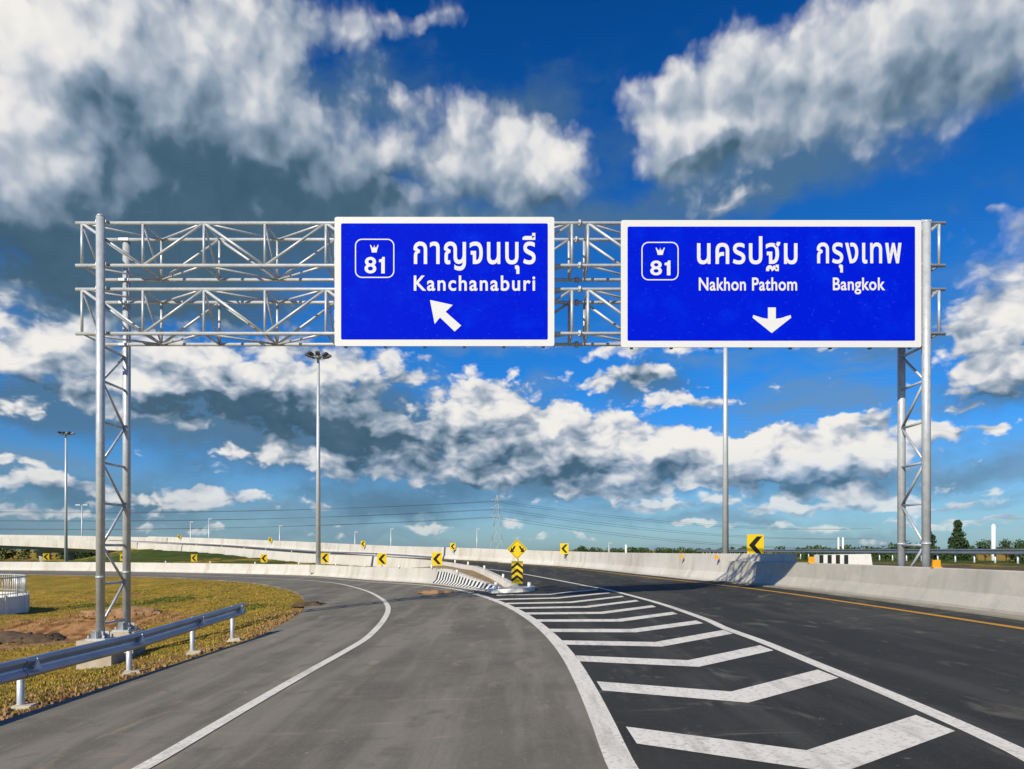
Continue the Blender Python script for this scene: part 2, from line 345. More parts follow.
# the painted line between ramp and gore is the seam of the two carriageways
gore_px = [(623, 769), (602, 721), (585, 685), (568, 656), (551, 636), (532, 620), (512, 608), (491, 599), (475, 594)]
gore = [G(*p) for p in gore_px]
g0 = gore[0]; gore = [Vector((g0.x + .06, 3.2, 0)), Vector((g0.x+.3, -6, 0))][::-1] + gore
for p in gore: p.z = zroad(p.x)
# foot of the wall along the ramp, seen from the nose leftwards
ramp_wall = [Vector(p) for p in ((-.65, 28.2, 0), (-1.9, 32, 0), (-4.4, 39.5, 0), (-8.3, 46.5, 0), (-15.9, 56.5, 0), (-32, 65.6, 0), (-50, 71.5, 0), (-72, 73, 0), (-100, 68, 0))]
for p in ramp_wall: p.z = zroad(p.x)
ramp_left = [(-5.5, -6), (-5.5, 4), (-5.5, 8.1), (-5.45, 9.9), (-5.45, 11.1), (-5.4, 13.1), (-5.4, 16), (-5.7, 18.1), (-6.2, 21.6), (-7.1, 25.3), (-8.8, 31), (-10.9, 36.3), (-13.7, 41.5), (-16.5, 45.5), (-21.5, 50.5), (-26.5, 54), (-41.6, 60), (-62, 62), (-90, 58)]
ramp_left = [Vector((x, y, zroad(x))) for x, y in ramp_left]
# main carriageway: right edge is the foot of the outer wall, left edge the inner wall
outer = [(9.0, -6, .405), (9.05, 2, .407), (9.1, 12, .41), (9.05, 17, .41), (8.8, 24, .40), (7.4, 36, .36), (3.7, 55, .42), (-6.6, 69, .78), (-12.8, 76, .95), (-34.5, 105, 1.88), (-62.6, 128, 2.85), (-104, 150, 3.75), (-165, 172, 4.4)]
inner = [(.25, 29.6, .01), (-.7, 34, -.02), (-2.3, 40, -.05), (-4.2, 48, .0), (-7.0, 55, .1), (-12.5, 62.5, .3), (-19.3, 70, .45), (-40.5, 99, 1.3), (-67, 121, 2.2), (-107, 142, 3.3), (-167, 163.5, 4.0)]
OUT = catmull([Vector(p) for p in outer], 8); INN = catmull([Vector(p) for p in inner], 8)

def resample_n(pts, n):
    pts = [Vector(p) for p in pts]; d = [0]
    for a, b in zip(pts, pts[1:]): d.append(d[-1] + (b-a).length)
    out = []; j = 0
    for i in range(n+1):
        t = d[-1]*i/n
        while j < len(pts)-2 and d[j+1] < t: j += 1
        out.append(pts[j].lerp(pts[j+1], max(0, min(1, (t-d[j])/max(d[j+1]-d[j], 1e-9)))))
    return out
def ribbon(name, left, right, mat, nc=10, zf=None, skirt=False):
    m = MB(); rows = []
    for a, b in zip(left, right):
        r = [a.lerp(b, k/nc) for k in range(nc+1)]
        if zf:
            for p in r: p.z = zf(p)
        if skirt: r = [r[0] + Vector((-.02, 0, -.30))] + r
        rows.append(m.add(r))
    if skirt: nc += 1
    for a, b in zip(rows, rows[1:]):
        for k in range(nc): m.face((a+k, a+k+1, b+k+1, b+k))
    return struct(m.build(name, mat, fix=False))

# ------------------------------------------------------------------ asphalt
def asphalt(name, base, dark, light, dust, kx):
    m = bpy.data.materials.new(name); m.use_nodes = True; t = m.node_tree; b = t.nodes['Principled BSDF']
    g = t.nodes.new('ShaderNodeNewGeometry')
    def no(scale, detail, stretch=I1, rough=.6, dist=0):
        mp = t.nodes.new('ShaderNodeMapping'); mp.inputs['Scale'].default_value = stretch; t.links.new(g.outputs['Position'], mp.inputs[0])
        n = t.nodes.new('ShaderNodeTexNoise'); n.inputs['Scale'].default_value = scale; n.inputs['Detail'].default_value = detail; n.inputs['Roughness'].default_value = rough
        n.inputs['Distortion'].default_value = dist
        t.links.new(mp.outputs[0], n.inputs['Vector']); return n.outputs[0]
    def mr(x, a, bb, c, d):
        r = t.nodes.new('ShaderNodeMapRange'); r.interpolation_type = 'SMOOTHSTEP'; t.links.new(x, r.inputs[0])
        for i, v in enumerate((a, bb, c, d)): r.inputs[i+1].default_value = v
        return r.outputs[0]
    def mix(f, a, bb, mode='MIX'):
        x = t.nodes.new('ShaderNodeMix'); x.data_type = 'RGBA'; x.blend_type = mode
        if hasattr(f, 'is_output'): t.links.new(f, x.inputs[0])
        else: x.inputs[0].default_value = f
        for s, v in ((x.inputs[6], a), (x.inputs[7], bb)):
            if hasattr(v, 'is_output'): t.links.new(v, s)
            else: s.default_value = tuple(v) + (1,)
        return x.outputs[2]
    c = mix(mr(no(.45, 6), .35, .68, 0, 1), base, dark)
    c = mix(mr(no(.9, 5, (1.6, .12, 1)), .45, .62, 0, .85), c, light)         # worn lanes along the road
    c = mix(mr(no(2.2, 6, (1, .35, 1), dist=.6), .56, .72, 0, .55), c, dust)     # dusty patches
    c = mix(mr(no(1.3, 4, (2.6, .05, 1)), .60, .70, 0, .6), c, dark)        # tyre streaks
    c = mix(mr(no(5, 8, (1, .7, 1), .7, 1.2), .63, .70, 0, .85), c, dust)         # spilt grit
    agg = no(150, 3, I1, .7)
    c = mix(mr(no(1.7, 7, (1, .8, 1), .68, .4), .52, .66, 0, .6), c, dark)
    c = mix(mr(no(26, 5, I1, .75), .54, .66, 0, .75), c, light)
    c = mix(mr(no(34, 5, (.8, 1, 1), .75), .55, .68, 0, .75), c, dark)
    c = mix(mr(no(3.0, 7, (.35, 3.2, 1), .7), .62, .72, 0, .55), c, light)
    c = mix(mr(no(.8, 6, (.5, 2.4, 1), .65, .5), .60, .70, 0, .5), c, dust)
    c = mix(mr(agg, .35, .7, 0, 1), c, mix(.55, c, light))
    c = mix(mr(agg, .50, .30, 0, .55), c, dark)
    t.links.new(c, b.inputs['Base Color']); b.inputs['Roughness'].default_value = .88; b.inputs['Specular IOR Level'].default_value = .25
    bp = t.nodes.new('ShaderNodeBump'); bp.inputs['Strength'].default_value = .5; bp.inputs['Distance'].default_value = .006
    t.links.new(agg, bp.inputs['Height']); t.links.new(bp.outputs[0], b.inputs['Normal'])
    return m
MAT['asphalt_ramp'] = asphalt('weathered_asphalt', (.172, .160, .126), (.092, .088, .074), (.255, .235, .185), (.40, .33, .22), 1)
MAT['asphalt_main'] = asphalt('fresh_asphalt', (.033, .0355, .031), (.017, .0185, .017), (.068, .069, .058), (.26, .245, .19), 1)

gore_s = catmull(gore, 6)
right_edge = gore_s + catmull([Vector((-1.75, 33, 0))] + [p + Vector((.22, .16, 0)) for p in ramp_wall[2:]], 6)
for p in right_edge: p.z = zroad(p.x)
ramp_w_path = catmull(ramp_wall, 6)
NR = 130
ribbon('ramp_road', resample_n(catmull(ramp_left, 6), NR), resample_n(right_edge, NR), 'asphalt_ramp', 14, lambda p: zroad(p.x), True)
main_left = gore_s + catmull([Vector(p) for p in ((-2.1, 34, -.09), (-3.2, 41, -.09), (-5.0, 49, -.03), (-7.6, 56, .08), (-13, 63, .28), (-19.8, 70.5, .45), (-41, 99.5, 1.3), (-67.5, 121.5, 2.2), (-107.5, 142.5, 3.3), (-167, 163.5, 4.0))], 6)
def pair(left, right, n):                            # cross-sections matched by distance along each side
    return resample_n(left, n), resample_n(right, n)
# split so that stations stay roughly square to the road
k1 = min(range(len(main_left)), key=lambda i: abs(main_left[i].y - 31)); k2 = min(range(len(OUT)), key=lambda i: abs(OUT[i].y - 33))
la, ra = pair(main_left[:k1+1], OUT[:k2+1], 40); lb, rb = pair(main_left[k1:], OUT[k2:], 90)
for p in la: p.z = .045*p.x
for p in ra: p.z = .045*p.x
ML, MR_ = la + lb[1:], ra + rb[1:]
ribbon('main_road', ML, MR_, 'asphalt_main', 10)
def main_pt(i, t): return ML[i].lerp(MR_[i], t)

# ------------------------------------------------------------------ painted markings
def paint(name, base, worn, amount):
    return material(name, base, .65, 0, [(3, 6, .50, .72, worn, amount*.8, (2.2, .3, 1)), (22, 6, .52, .66, worn, amount, I1), (.8, 4, .5, .75, tuple(.8*c for c in base), .6, I1)], spec=.3)
MAT['line_white'] = paint('white_road_paint', (.80, .77, .67), (.30, .28, .23), .6)
MAT['line_yellow'] = paint('yellow_road_paint', (.60, .30, .025), (.16, .11, .05), .6)
def strip_mesh(m, left, right, dz, zf=None):
    a = []; b = []
    for p, q in zip(left, right):
        p, q = Vector(p), Vector(q)
        if zf: p.z = zf(p); q.z = zf(q)
        a.append(p + Vector((0, 0, dz))); b.append(q + Vector((0, 0, dz)))
    ia = m.add(a); ib = m.add(b)
    for k in range(len(a)-1): m.face((ia+k, ib+k, ib+k+1, ia+k+1))
def offset_strip(m, path, w, dz, zf):
    L = []; Rr = []
    for k, p in enumerate(path):
        d = path[min(k+1, len(path)-1)] - path[max(k-1, 0)]; d.z = 0; d.normalize(); n = Vector((d.y, -d.x, 0))
        L.append(p - n*w/2); Rr.append(p + n*w/2)
    strip_mesh(m, L, Rr, dz, zf)
zr = lambda p: zroad(p.x)
m = MB(); offset_strip(m, resample(gore_s, .5), .21, .008, lambda p: zroad(p.x))
ramp_right_line = catmull([Vector((*gore[-1].xy, 0)), Vector((-2.75, 33.0, 0)), Vector((-5.3, 39.3, 0)), Vector((-9.2, 45.6, 0)), Vector((-16.5, 55.2, 0)), Vector((-32, 64, 0)), Vector((-50, 69.8, 0)), Vector((-72, 71.2, 0))], 8)
offset_strip(m, ramp_right_line[1:], .17, .009, zr)
struct(m.build('gore_edge_line', 'line_white', fix=False))
ll_px = [(141.5, 769), (200, 735), (260, 699.8), (310, 671), (345, 651.5), (365, 639.5), (377.5, 627.8), (385, 618), (388, 611), (387.4, 605.5), (382, 599.2), (368, 591.6), (352.5, 586.9), (336.9, 583.5), (313.4, 581), (290, 579.6), (243.8, 577.3), (181, 575.2), (150, 574.2), (60, 572.6)]
ll = [G(*p) for p in ll_px]; ll = [Vector((ll[0].x - .15, 3.0, 0))] + ll
m = MB(); offset_strip(m, resample(catmull(ll, 8), .35), .15, .008, zr); struct(m.build('ramp_edge_line', 'line_white', fix=False))
rl_px = [(1100, 799), (1024, 755), (911.5, 704), (820, 665.8), (760, 641), (724, 628), (709, 620.8), (665, 605.2), (636, 597), (606.5, 589.6), (580, 584.8)]
rl = [G(*p) for p in rl_px]
for p in rl: p.z = .045*p.x
m = MB(); offset_strip(m, resample(catmull(rl, 6), .5), .16, .006, lambda p: .045*p.x)
L = []; Rr = []
i0 = min(range(len(ML)), key=lambda i: abs(ML[i].lerp(MR_[i], .48).y - rl[-1].y))
c0 = (rl[-1].x - ML[i0].x) / (MR_[i0].x - ML[i0].x)
for i in range(i0, len(ML)-1):
    f = min(1, (i - i0) / 45); c = c0 + (.26 - c0) * f*f*(3-2*f); wl = .16 / (MR_[i]-ML[i]).length
    L.append(main_pt(i, c - wl/2)); Rr.append(main_pt(i, c + wl/2))
strip_mesh(m, L, Rr, .007)
struct(m.build('main_edge_line', 'line_white', fix=False))
m = MB(); L = []; Rr = []
for i in range(0, len(ML)-1):
    w = (MR_[i]-ML[i]).length; off = 1.08
    L.append(main_pt(i, 1 - off/w - .075/w)); Rr.append(main_pt(i, 1 - off/w + .075/w))
strip_mesh(m, L, Rr, .006); struct(m.build('median_edge_line', 'line_yellow', fix=False))
# chevron bars of the gore
m = MB()
bars = [((1.00, 6.5), (2.20, 5.53), (3.52, 6.45)), ((1.0, 8.74), (2.31, 7.8), (3.66, 8.86)), ((.94, 10.9), (2.38, 10.0), (3.72, 11.1)), ((.85, 12.76), (2.32, 12.0), (3.77, 13.2)),
        ((.69, 14.7), (2.25, 14), (3.73, 15)), ((.48, 16.8), (2.27, 16), (3.70, 17.1)), ((.25, 18.75), (2.14, 17.95), (3.63, 19.2)), ((.02, 20.6), (1.96, 19.9), (3.56, 21.3)),
        ((-.3, 22.5), (1.7, 21.8), (3.45, 23.3)), ((-.75, 24.6), (1.45, 23.9), (3.3, 25.4)), ((-.55, 26.8), (1.3, 26.0), (3.15, 27.6))]
for a, b, c in bars:
    for p, q in ((a, b), (b, c)):
        A = [Vector((p[0] + (q[0]-p[0])*t/3, p[1] + (q[1]-p[1])*t/3, 0)) for t in range(4)]
        strip_mesh(m, A, [v - Vector((0, .57, 0)) for v in A], .005, lambda v: .045*v.x)
struct(m.build('gore_chevron_markings', 'line_white', fix=False))

# ------------------------------------------------------------------ ground: one sheet, fitted through surveyed heights
ctrl = []
def C(x, y, z): ctrl.append((x, y, z))
for p in resample(catmull(ramp_left, 4), 2.5): C(p.x - .05, p.y, p.z - .035)
for x, y, z in ((-7.5, 8, -.5), (-7.4, 12, -.60), (-9, 15.2, -1.05), (-9.2, 19, -1.0), (-12, 10, -.95), (-14, 16, -1.2), (-12.5, 21, -1.05), (-16, 24, -1.25), (-11, 25, -.75), (-19.5, 30, -1.0), (-23, 26, -1.05), (-26, 30, -1.0), (-14, 31, -.85), (-18, 37, -.95), (-24, 40, -1.2), (-30, 48, -.85), (-40, 50, -.8), (-35, 35, -1.5), (-60, 45, -1.2), (-45, 20, -1.6), (-30, 5, -1.6), (-12, -2, -.8), (-9, 3, -.6), (-80, 20, -1.6)): C(x, y, z)
for p in resample(ramp_w_path[18:], 4): C(p.x, p.y + .0, p.z - .1); C(p.x + .35, p.y + .9, p.z + (.38 if p.x > -24 else .12))
for p in resample(INN[8:], 5):
    if p.x > -61: C(p.x - .9, p.y - .6, p.z - .02)
for p in resample(OUT, 5):
    if p.x > -60: C(p.x + 1.3, p.y + .4, p.z - .05)
for p in resample(ML[20:], 5):
    if p.x > -58: C(p.x + 3, p.y + 2.5, p.z - .2)
for x, y, z in ((12, 5, .45), (12, 15, .45), (14, 25, .55), (13, 38, .6), (20, 30, .75), (27, 40, .85), (26, 60, .8), (25, 20, .85), (40, 40, .7), (30, 5, .8), (60, 60, .3), (16, 60, .5), (20, 90, .4), (60, 20, .3), (0, 100, .3), (-15, 120, .3), (25, 130, 0),
                (-78, 132, -.6), (-90, 120, -.8), (-100, 150, -.8), (-85, 160, -.8), (-120, 140, -.8), (-150, 160, -.8), (-150, 120, -.8), (-60, 150, -.6), (-40, 140, 0), (-70, 90, -.7), (-90, 100, -.7), (-110, 90, -.7), (-55, 90, -.3), (-62, 95, -.6), (-60, 108, .2), (-50, 79, -.1), (-57, 82, -.3), (-41, 76, .15), (-32, 73, .4), (-130, 60, -1), (-72, 114, -.7), (-77, 122, -1.0), (-72, 104, -.5), (-80, 135, -1.0), (-66, 104, -.5)): C(x, y, z)
for x in (-300, -150, 0, 150, 300):
    for y in (-60, 220, 330): C(x, y, -.8)
for y in (0, 80, 160): C(-300, y, -1); C(300, y, -.8); C(130, y, -.3)
ctrl = np.array(ctrl); Q = ctrl[:, :2]
def tps(r2): return np.where(r2 > 1e-9, .5 * r2 * np.log(np.maximum(r2, 1e-9)), 0)
nC = len(Q); K = tps(((Q[:, None] - Q[None])**2).sum(-1)) + np.eye(nC) * .8
A_ = np.block([[K, np.c_[np.ones(nC), Q]], [np.c_[np.ones(nC), Q].T, np.zeros((3, 3))]])
sol = np.linalg.solve(A_, np.r_[ctrl[:, 2], 0, 0, 0])
def inpoly(x, y, poly):
    ins = np.zeros(x.shape, bool); px, py = poly[:, 0], poly[:, 1]; j = len(poly) - 1
    for i in range(len(poly)):
        c = ((py[i] > y) != (py[j] > y)) & (x < (px[j]-px[i])*(y-py[i])/(py[j]-py[i]+1e-12) + px[i]); ins ^= c; j = i
    return ins
def rough(x, y): return (.05*np.sin(1.3*x+.7*y)*np.sin(.9*y-.4*x) + .035*np.sin(3.1*x-1.9*y+1)*np.sin(2.3*y+1.1*x) + .018*np.sin(7.3*x+3*y)*np.sin(6.1*y-2.7*x))
rampA = np.array([p.xy for p in resample_n(catmull(ramp_left, 6), NR)] + [p.xy for p in resample_n(right_edge, NR)][::-1])
mainA = np.array([p.xy for p in ML] + [p.xy for p in MR_][::-1])
LEFTE = np.array([p.xy for p in resample(catmull(ramp_left, 6), 1.0)])
def terrain(x, y):
    x = np.asarray(x, float); y = np.asarray(y, float); sh = x.shape; x = x.ravel(); y = y.ravel()
    xc = np.clip(x, -300, 300); yc = np.clip(y, -60, 330); z = np.empty(len(x))
    for i in range(0, len(x), 4000):
        s = slice(i, i+4000); X = np.c_[xc[s], yc[s]]
        z[s] = tps(((X[:, None]-Q[None])**2).sum(-1)) @ sol[:nC] + sol[nC] + X @ sol[nC+1:]
    far = np.clip((np.hypot(x, y-60) - 120) / 150, 0, 1); z = z*(1-far) - .8*far
    d = np.full(len(x), 9.0); near = (np.abs(x) < 110) & (y > -20) & (y < 90) & (x < 0)
    if near.any(): d[near] = np.min(np.hypot(x[near][:, None]-LEFTE[None, :, 0], y[near][:, None]-LEFTE[None, :, 1]), 1)
    z += rough(x, y) * np.clip((d-.3)/2.5, 0, 1) * np.where(x < 0, 1, .4)
    # washed-out bank beside the culvert
    b = np.exp(-(((x+15.3)/4.2)**2 + ((y-24.2)/1.5)**2)); z -= .34*b
    b = np.exp(-(((x+14.5)/5.0)**2 + ((y-27.3)/1.3)**2)); z += .30*b
    ins = (x > -60) & (inpoly(x, y, rampA)); z = np.where(ins, z - .02 - .33*np.clip(d/1.2, 0, 1), z)
    ins2 = inpoly(x, y, mainA) & (x > -64); z = np.where(ins2, z - .45, z)
    return z.reshape(sh)
def axis(segs):
    out = []
    for a, b, st in segs: out += list(np.arange(a, b, st))
    return np.array(out + [segs[-1][1]])
gx = axis([(-9000, -1500, 1500), (-1500, -300, 200), (-300, -120, 12), (-120, -42, 2.2), (-42, -22, .8), (-22, -4, .36), (-4, 12, 1.0), (12, 40, 1.6), (40, 120, 8), (120, 300, 25), (300, 1500, 200), (1500, 9000, 1500)])
gy = axis([(-400, -60, 60), (-60, -6, 6), (-6, 4, 1), (4, 36, .36), (36, 80, .8), (80, 170, 2.6), (170, 330, 12), (330, 1500, 130), (1500, 9000, 1250)])
XX, YY = np.meshgrid(gx, gy); ZZ = terrain(XX, YY)
def grass_mat():
    m = bpy.data.materials.new('dry_grass'); m.use_nodes = True; t = m.node_tree; b = t.nodes['Principled BSDF']
    g = t.nodes.new('ShaderNodeNewGeometry')
    def no(scale, detail, rough=.6, off=(0, 0, 0)):
        mp = t.nodes.new('ShaderNodeMapping'); mp.inputs['Location'].default_value = off; t.links.new(g.outputs['Position'], mp.inputs[0])
        n = t.nodes.new('ShaderNodeTexNoise'); n.inputs['Scale'].default_value = scale; n.inputs['Detail'].default_value = detail; n.inputs['Roughness'].default_value = rough
        t.links.new(mp.outputs[0], n.inputs['Vector']); return n.outputs[0]
    def mr(x, a, bb, c=0, d=1):
        r = t.nodes.new('ShaderNodeMapRange'); r.interpolation_type = 'SMOOTHSTEP'; t.links.new(x, r.inputs[0])
        for i, v in enumerate((a, bb, c, d)): r.inputs[i+1].default_value = v
        return r.outputs[0]
    def mix(f, a, bb):
        x = t.nodes.new('ShaderNodeMix'); x.data_type = 'RGBA'; t.links.new(f, x.inputs[0])
        for s, v in ((x.inputs[6], a), (x.inputs[7], bb)):
            if hasattr(v, 'is_output'): t.links.new(v, s)
            else: s.default_value = tuple(v) + (1,)
        return x.outputs[2]
    def mathn(op, a, bb):
        n = t.nodes.new('ShaderNodeMath'); n.operation = op
        for s, v in zip(n.inputs, (a, bb)):
            if hasattr(v, 'is_output'): t.links.new(v, s)
            else: s.default_value = v
        return n.outputs[0]
    def spot(x, y, rx, ry):                          # an area with growth of its own kind
        mp = t.nodes.new('ShaderNodeMapping'); mp.vector_type = 'TEXTURE'; mp.inputs['Location'].default_value = (x, y, 0); mp.inputs['Scale'].default_value = (rx, ry, 1e6)
        t.links.new(g.outputs['Position'], mp.inputs[0])
        l = t.nodes.new('ShaderNodeVectorMath'); l.operation = 'LENGTH'; t.links.new(mp.outputs[0], l.inputs[0])
        return mr(mathn('ADD', l.outputs['Value'], mathn('MULTIPLY', mathn('SUBTRACT', no(.9, 5, .6, (3, 1, 0)), .5), 1.6)), 1.05, .75)
    c = mix(mr(no(.5, 6), .36, .62), (.46, .30, .045), (.27, .205, .028))
    c = mix(mr(no(1.1, 6, .65, (9, 0, 0)), .54, .68), c, (.15, .155, .028))        # greener tufts
    c = mix(mr(no(.75, 6, .65, (0, 7, 0)), .53, .64), c, (.33, .18, .06))       # bare earth
    c = mix(mr(no(9, 5, .7), .52, .70, 0, .8), c, (.36, .27, .08))
    c = mix(mr(no(6, 5, .7, (4, 4, 0)), .56, .74, 0, .8), c, (.09, .06, .025))
    for s in (spot(-48, 92, 42, 23), spot(-21, 68, 14, 5), spot(40, 70, 24, 60), spot(-120, 110, 60, 50)): c = mix(s, c, mix(mr(no(.35, 5), .4, .65), (.050, .085, .014), (.10, .12, .025)))
    for s in (spot(-9.5, 26.5, 1.3, 1.0), spot(-18, 36, 3.5, 2.2)): c = mix(s, c, (.06, .10, .012))
    c = mix(spot(-15.2, 26.0, 4.2, 1.5), c, mix(mr(no(2.2, 6), .4, .62), (.46, .25, .11), (.20, .095, .042)))
    c = mix(spot(-15, 21.5, 4.5, 1.0), c, mix(mr(no(3, 6), .42, .6), (.44, .26, .12), (.26, .15, .06)))
    c = mix(spot(-17.2, 24.3, 2.3, 1.0), c, mix(mr(no(4, 5), .4, .6), (.05, .034, .022), (.10, .065, .036)))
    c = mix(spot(-6.1, 9, .5, 8), c, mix(mr(no(5, 5), .4, .6), (.13, .08, .04), (.26, .17, .07)))
    c = mix(spot(16, 20, 9, 60), c, mix(mr(no(.6, 5), .4, .6), (.17, .125, .075), (.12, .10, .05)))
    t.links.new(c, b.inputs['Base Color']); b.inputs['Roughness'].default_value = .95; b.inputs['Specular IOR Level'].default_value = .1
    hh = mathn('ADD', mathn('MULTIPLY', no(6, 6, .7), .6), mathn('MULTIPLY', no(28, 5, .7), .4))
    bp = t.nodes.new('ShaderNodeBump'); bp.inputs['Strength'].default_value = 1.0; bp.inputs['Distance'].default_value = .12
    t.links.new(hh, bp.inputs['Height']); t.links.new(bp.outputs[0], b.inputs['Normal'])
    return m
MAT['grass'] = grass_mat()
m = MB(); m.v = list(zip(XX.ravel().tolist(), YY.ravel().tolist(), ZZ.ravel().tolist())); nx = len(gx)
for j in range(len(gy)-1):
    for i in range(nx-1): m.face((j*nx+i, j*nx+i+1, (j+1)*nx+i+1, (j+1)*nx+i), True)
struct(m.build('ground', 'grass', fix=False))

# ------------------------------------------------------------------ concrete walls
F_SHAPE = lambda h, s: [(0, -.30), (0, .075), (s*.17, .34), (s*.25, h-.02), (s*.27, h), (s*.43, h), (s*.45, h-.02), (s*.45, -.30)]
def sub(path, y0, y1): return [p for p in path if y0 <= p.y <= y1]
def wall_joints(m, path, h, s): pass
near = [p for p in resample(OUT, .8) if p.y < 29.2]
t = thing('concrete_barrier', (9.1, 12, .41), 'grey concrete barrier with sloped foot beside the yellow line, nearest on the right', 'concrete barrier')
m = MB(); m.sweep(near, F_SHAPE(.80, 1)); m.build('wall', 'concrete', t)
m = MB(); m.sweep(near, [(-.36, -.2), (-.36, .012), (-.002, .020), (-.002, -.2)]); m.build('gutter', 'gutter', t)
def reflector(par, at, sz):
    m = MB(); m.box((at[0], at[1], at[2]+sz*.5), (sz, .05, sz), top=.94); m.box((at[0], at[1], at[2]+.01), (sz*1.25, .10, .02))
    m.build('reflector', 'amber', par)
def along(path, y): return min(path, key=lambda p: abs(p.y - y))
for y in (16.0, 23.0): p = along(near, y); reflector(t, (p.x + .34, p.y, p.z + .80), .17 if y < 18 else .19)
far = [p + Vector((.50*max(0, min(1, (30-p.y)/5)), 0, 0)) for p in resample(OUT, 1.0) if p.y > 24.6 and p.x > -64]
t = thing('concrete_barrier', tuple(far[0]), 'long pale concrete barrier along the outside of the rising curved main road', 'concrete barrier')
m = MB(); m.sweep(far, F_SHAPE(1.08, 1)); m.build('wall', 'concrete_pale', t)
m = MB(); m.sweep(far[5:40], [(-.40, -.2), (-.40, .012), (-.002, .020), (-.002, -.2)]); m.build('gutter', 'concrete_pale', t)
for y in (29.8, 33.5): p = along(far, y); reflector(t, (p.x + .05, p.y-.02, p.z + .86), .15)
WALL_FAR = far
# inner wall of the main road, sloping down to the nose
inn = [p for p in resample(INN, 1.0) if p.x > -66]
def inn_prof(k):
    h = .82 * min(1, .16 + k / 10.5)
    return [(-.30, -.4), (-.27, .1*h), (-.12, h), (.10, h), (.18, .5*h), (.30, .05*h), (.30, -.4)]
t = thing('concrete_barrier', tuple(inn[0]), 'pale concrete barrier tapering down to the gore nose, between soil and main road', 'concrete barrier')
m = MB(); m.sweep(inn, inn_prof); m.build('wall', 'concrete_pale', t)
def post_nub(par, at, h=.20, r=.055):
    m = MB(); m.tube(at, Vector(at) + Vector((0, 0, h)), r, r*.92, 10); m.build('delineator', 'white_paint', par)
for k in (3, 7, 11, 16, 22): 
    if k < len(inn): post_nub(t, inn[k] + Vector((-.02, 0, .82*min(1, .16+k/10.5) - .01)))
# wall along the outside of the ramp: striped nose then bare concrete
rw = resample(ramp_w_path, .45)
def rw_prof(h): return [(-.02, -.35), (-.02, .06), (.10, .30 * min(1, h)), (.20, h), (.40, h), (.44, h*.5), (.50, -.35)]
def rw_h(k): s = k*.45; return .20 + .62 * min(1, s / 9.0)
NS = 25                                              # 25 steps of painted stripes
t = thing('concrete_barrier', tuple(rw[0]), 'concrete barrier along the outside of the left ramp, black and white stripes on its nose', 'concrete barrier')
m = MB(); m.sweep(rw[NS:], lambda k: rw_prof(rw_h(k+NS)), True); m.build('wall', 'concrete_pale', t)
m = MB(); m.sweep(rw[:NS+1], lambda k: [(o + (.012 if o < .2 else -.012), h - .015) for o, h in rw_prof(rw_h(k))]); m.build('nose', 'concrete_pale', t)
def stripe_panel(m, k0, k1, lean):
    # a painted band on the road face, leaning towards the nose
    rows = []
    for f in (0, .5, 1):
        r_ = []
        for kk in (k0, k1):
            kq = max(0, min(NS, kk - lean*f)); i = int(min(NS-1, math.floor(kq))); u = kq - i
            def pt(i):
                a, b = rw[max(i-1, 0)], rw[min(i+1, len(rw)-1)]; d = (b-a); d.z = 0; d.normalize(); rt = Vector((d.y, -d.x, 0)); h = rw_h(i)
                pr = rw_prof(h); o, hh = (pr[1], pr[2], pr[3])[int(f*2)]
                return rw[i] + rt*(o - .003) + Vector((0, 0, hh))
            r_.append(pt(i).lerp(pt(i+1), u))
        rows.append(r_)
    n = m.add([p for r_ in rows for p in r_])
    m.face((n, n+1, n+3, n+2)); m.face((n+2, n+3, n+5, n+4))
mw, mk = MB(), MB(); nst = 38
for i in range(nst):
    stripe_panel(mk if i % 2 else mw, 1 + i*(NS-1)/nst, 1 + (i+1)*(NS-1)/nst, 1.0)
mw.build('white_stripes', 'white_paint', t, fix=False); mk.build('black_stripes', 'black_paint', t, fix=False)
for s in range(14, 120, 12):
    if s < len(rw): post_nub(t, rw[s] + Vector((.02, .28, rw_h(s) - .01)), .17, .06)
# earth filling between the two walls at the nose
m = MB(); rows = []
for k in range(0, 40):
    a = rw[min(k, len(rw)-1)] + Vector((.35, .2, 0)); b = inn[min(len(inn)-1, int(k*.50))] + Vector((-.2, 0, 0))
    ha = rw_h(k) - .10; hb = .82*min(1, .16 + int(k*.5)/10.5) - .22
    rows.append(m.add([Vector((*a.xy.lerp(b.xy, q/6), (a.z+ha)*(1-q/6) + (b.z+hb)*q/6 + (rnd.uniform(-.03, .05) if 0 < q < 6 else 0))) for q in range(7)]))
for a, b in zip(rows, rows[1:]):
    for q in range(6): m.face((a+q, a+q+1, b+q+1, b+q), True)
MAT['sandy'] = material('sandy_fill', (.40, .28, .13), .95, 0, [(3, 6, .42, .62, (.22, .14, .065), .9, I1), (9, 5, .5, .7, (.46, .36, .19), .7, I1)], bump=.8, bump_scale=8)
o = m.build('soil_fill', 'sandy', fix=False); struct(o)
# white kerb island in front of the nose
t = thing('kerb_island', (0, 28.6, 0), 'low white painted kerb wrapped round the tip of the gore nose', 'kerb')
kp = catmull([Vector(p) for p in ((-.85, 29.0, 0), (-.88, 28.2, 0), (-.60, 27.85, 0), (-.05, 27.72, 0), (.55, 27.92, 0), (.86, 28.35, 0), (.80, 29.3, 0))], 4)
m = MB(); m.prism([(p.x, p.y) for p in kp], (0, 0, .155), (1, 0, .045), (0, 1, 0), .4); m.build('kerb', 'white_paint', t)
m = MB(); m.prism([(p.x*.80, 28.55 + (p.y-28.55)*.72) for p in kp], (0, 0, .162), (1, 0, .045), (0, 1, 0), .1); m.build('infill', 'concrete_pale', t)
for x, y in ((-.60, 28.0), (.66, 28.15)): post_nub(t, (x, y, .14), .24, .075)

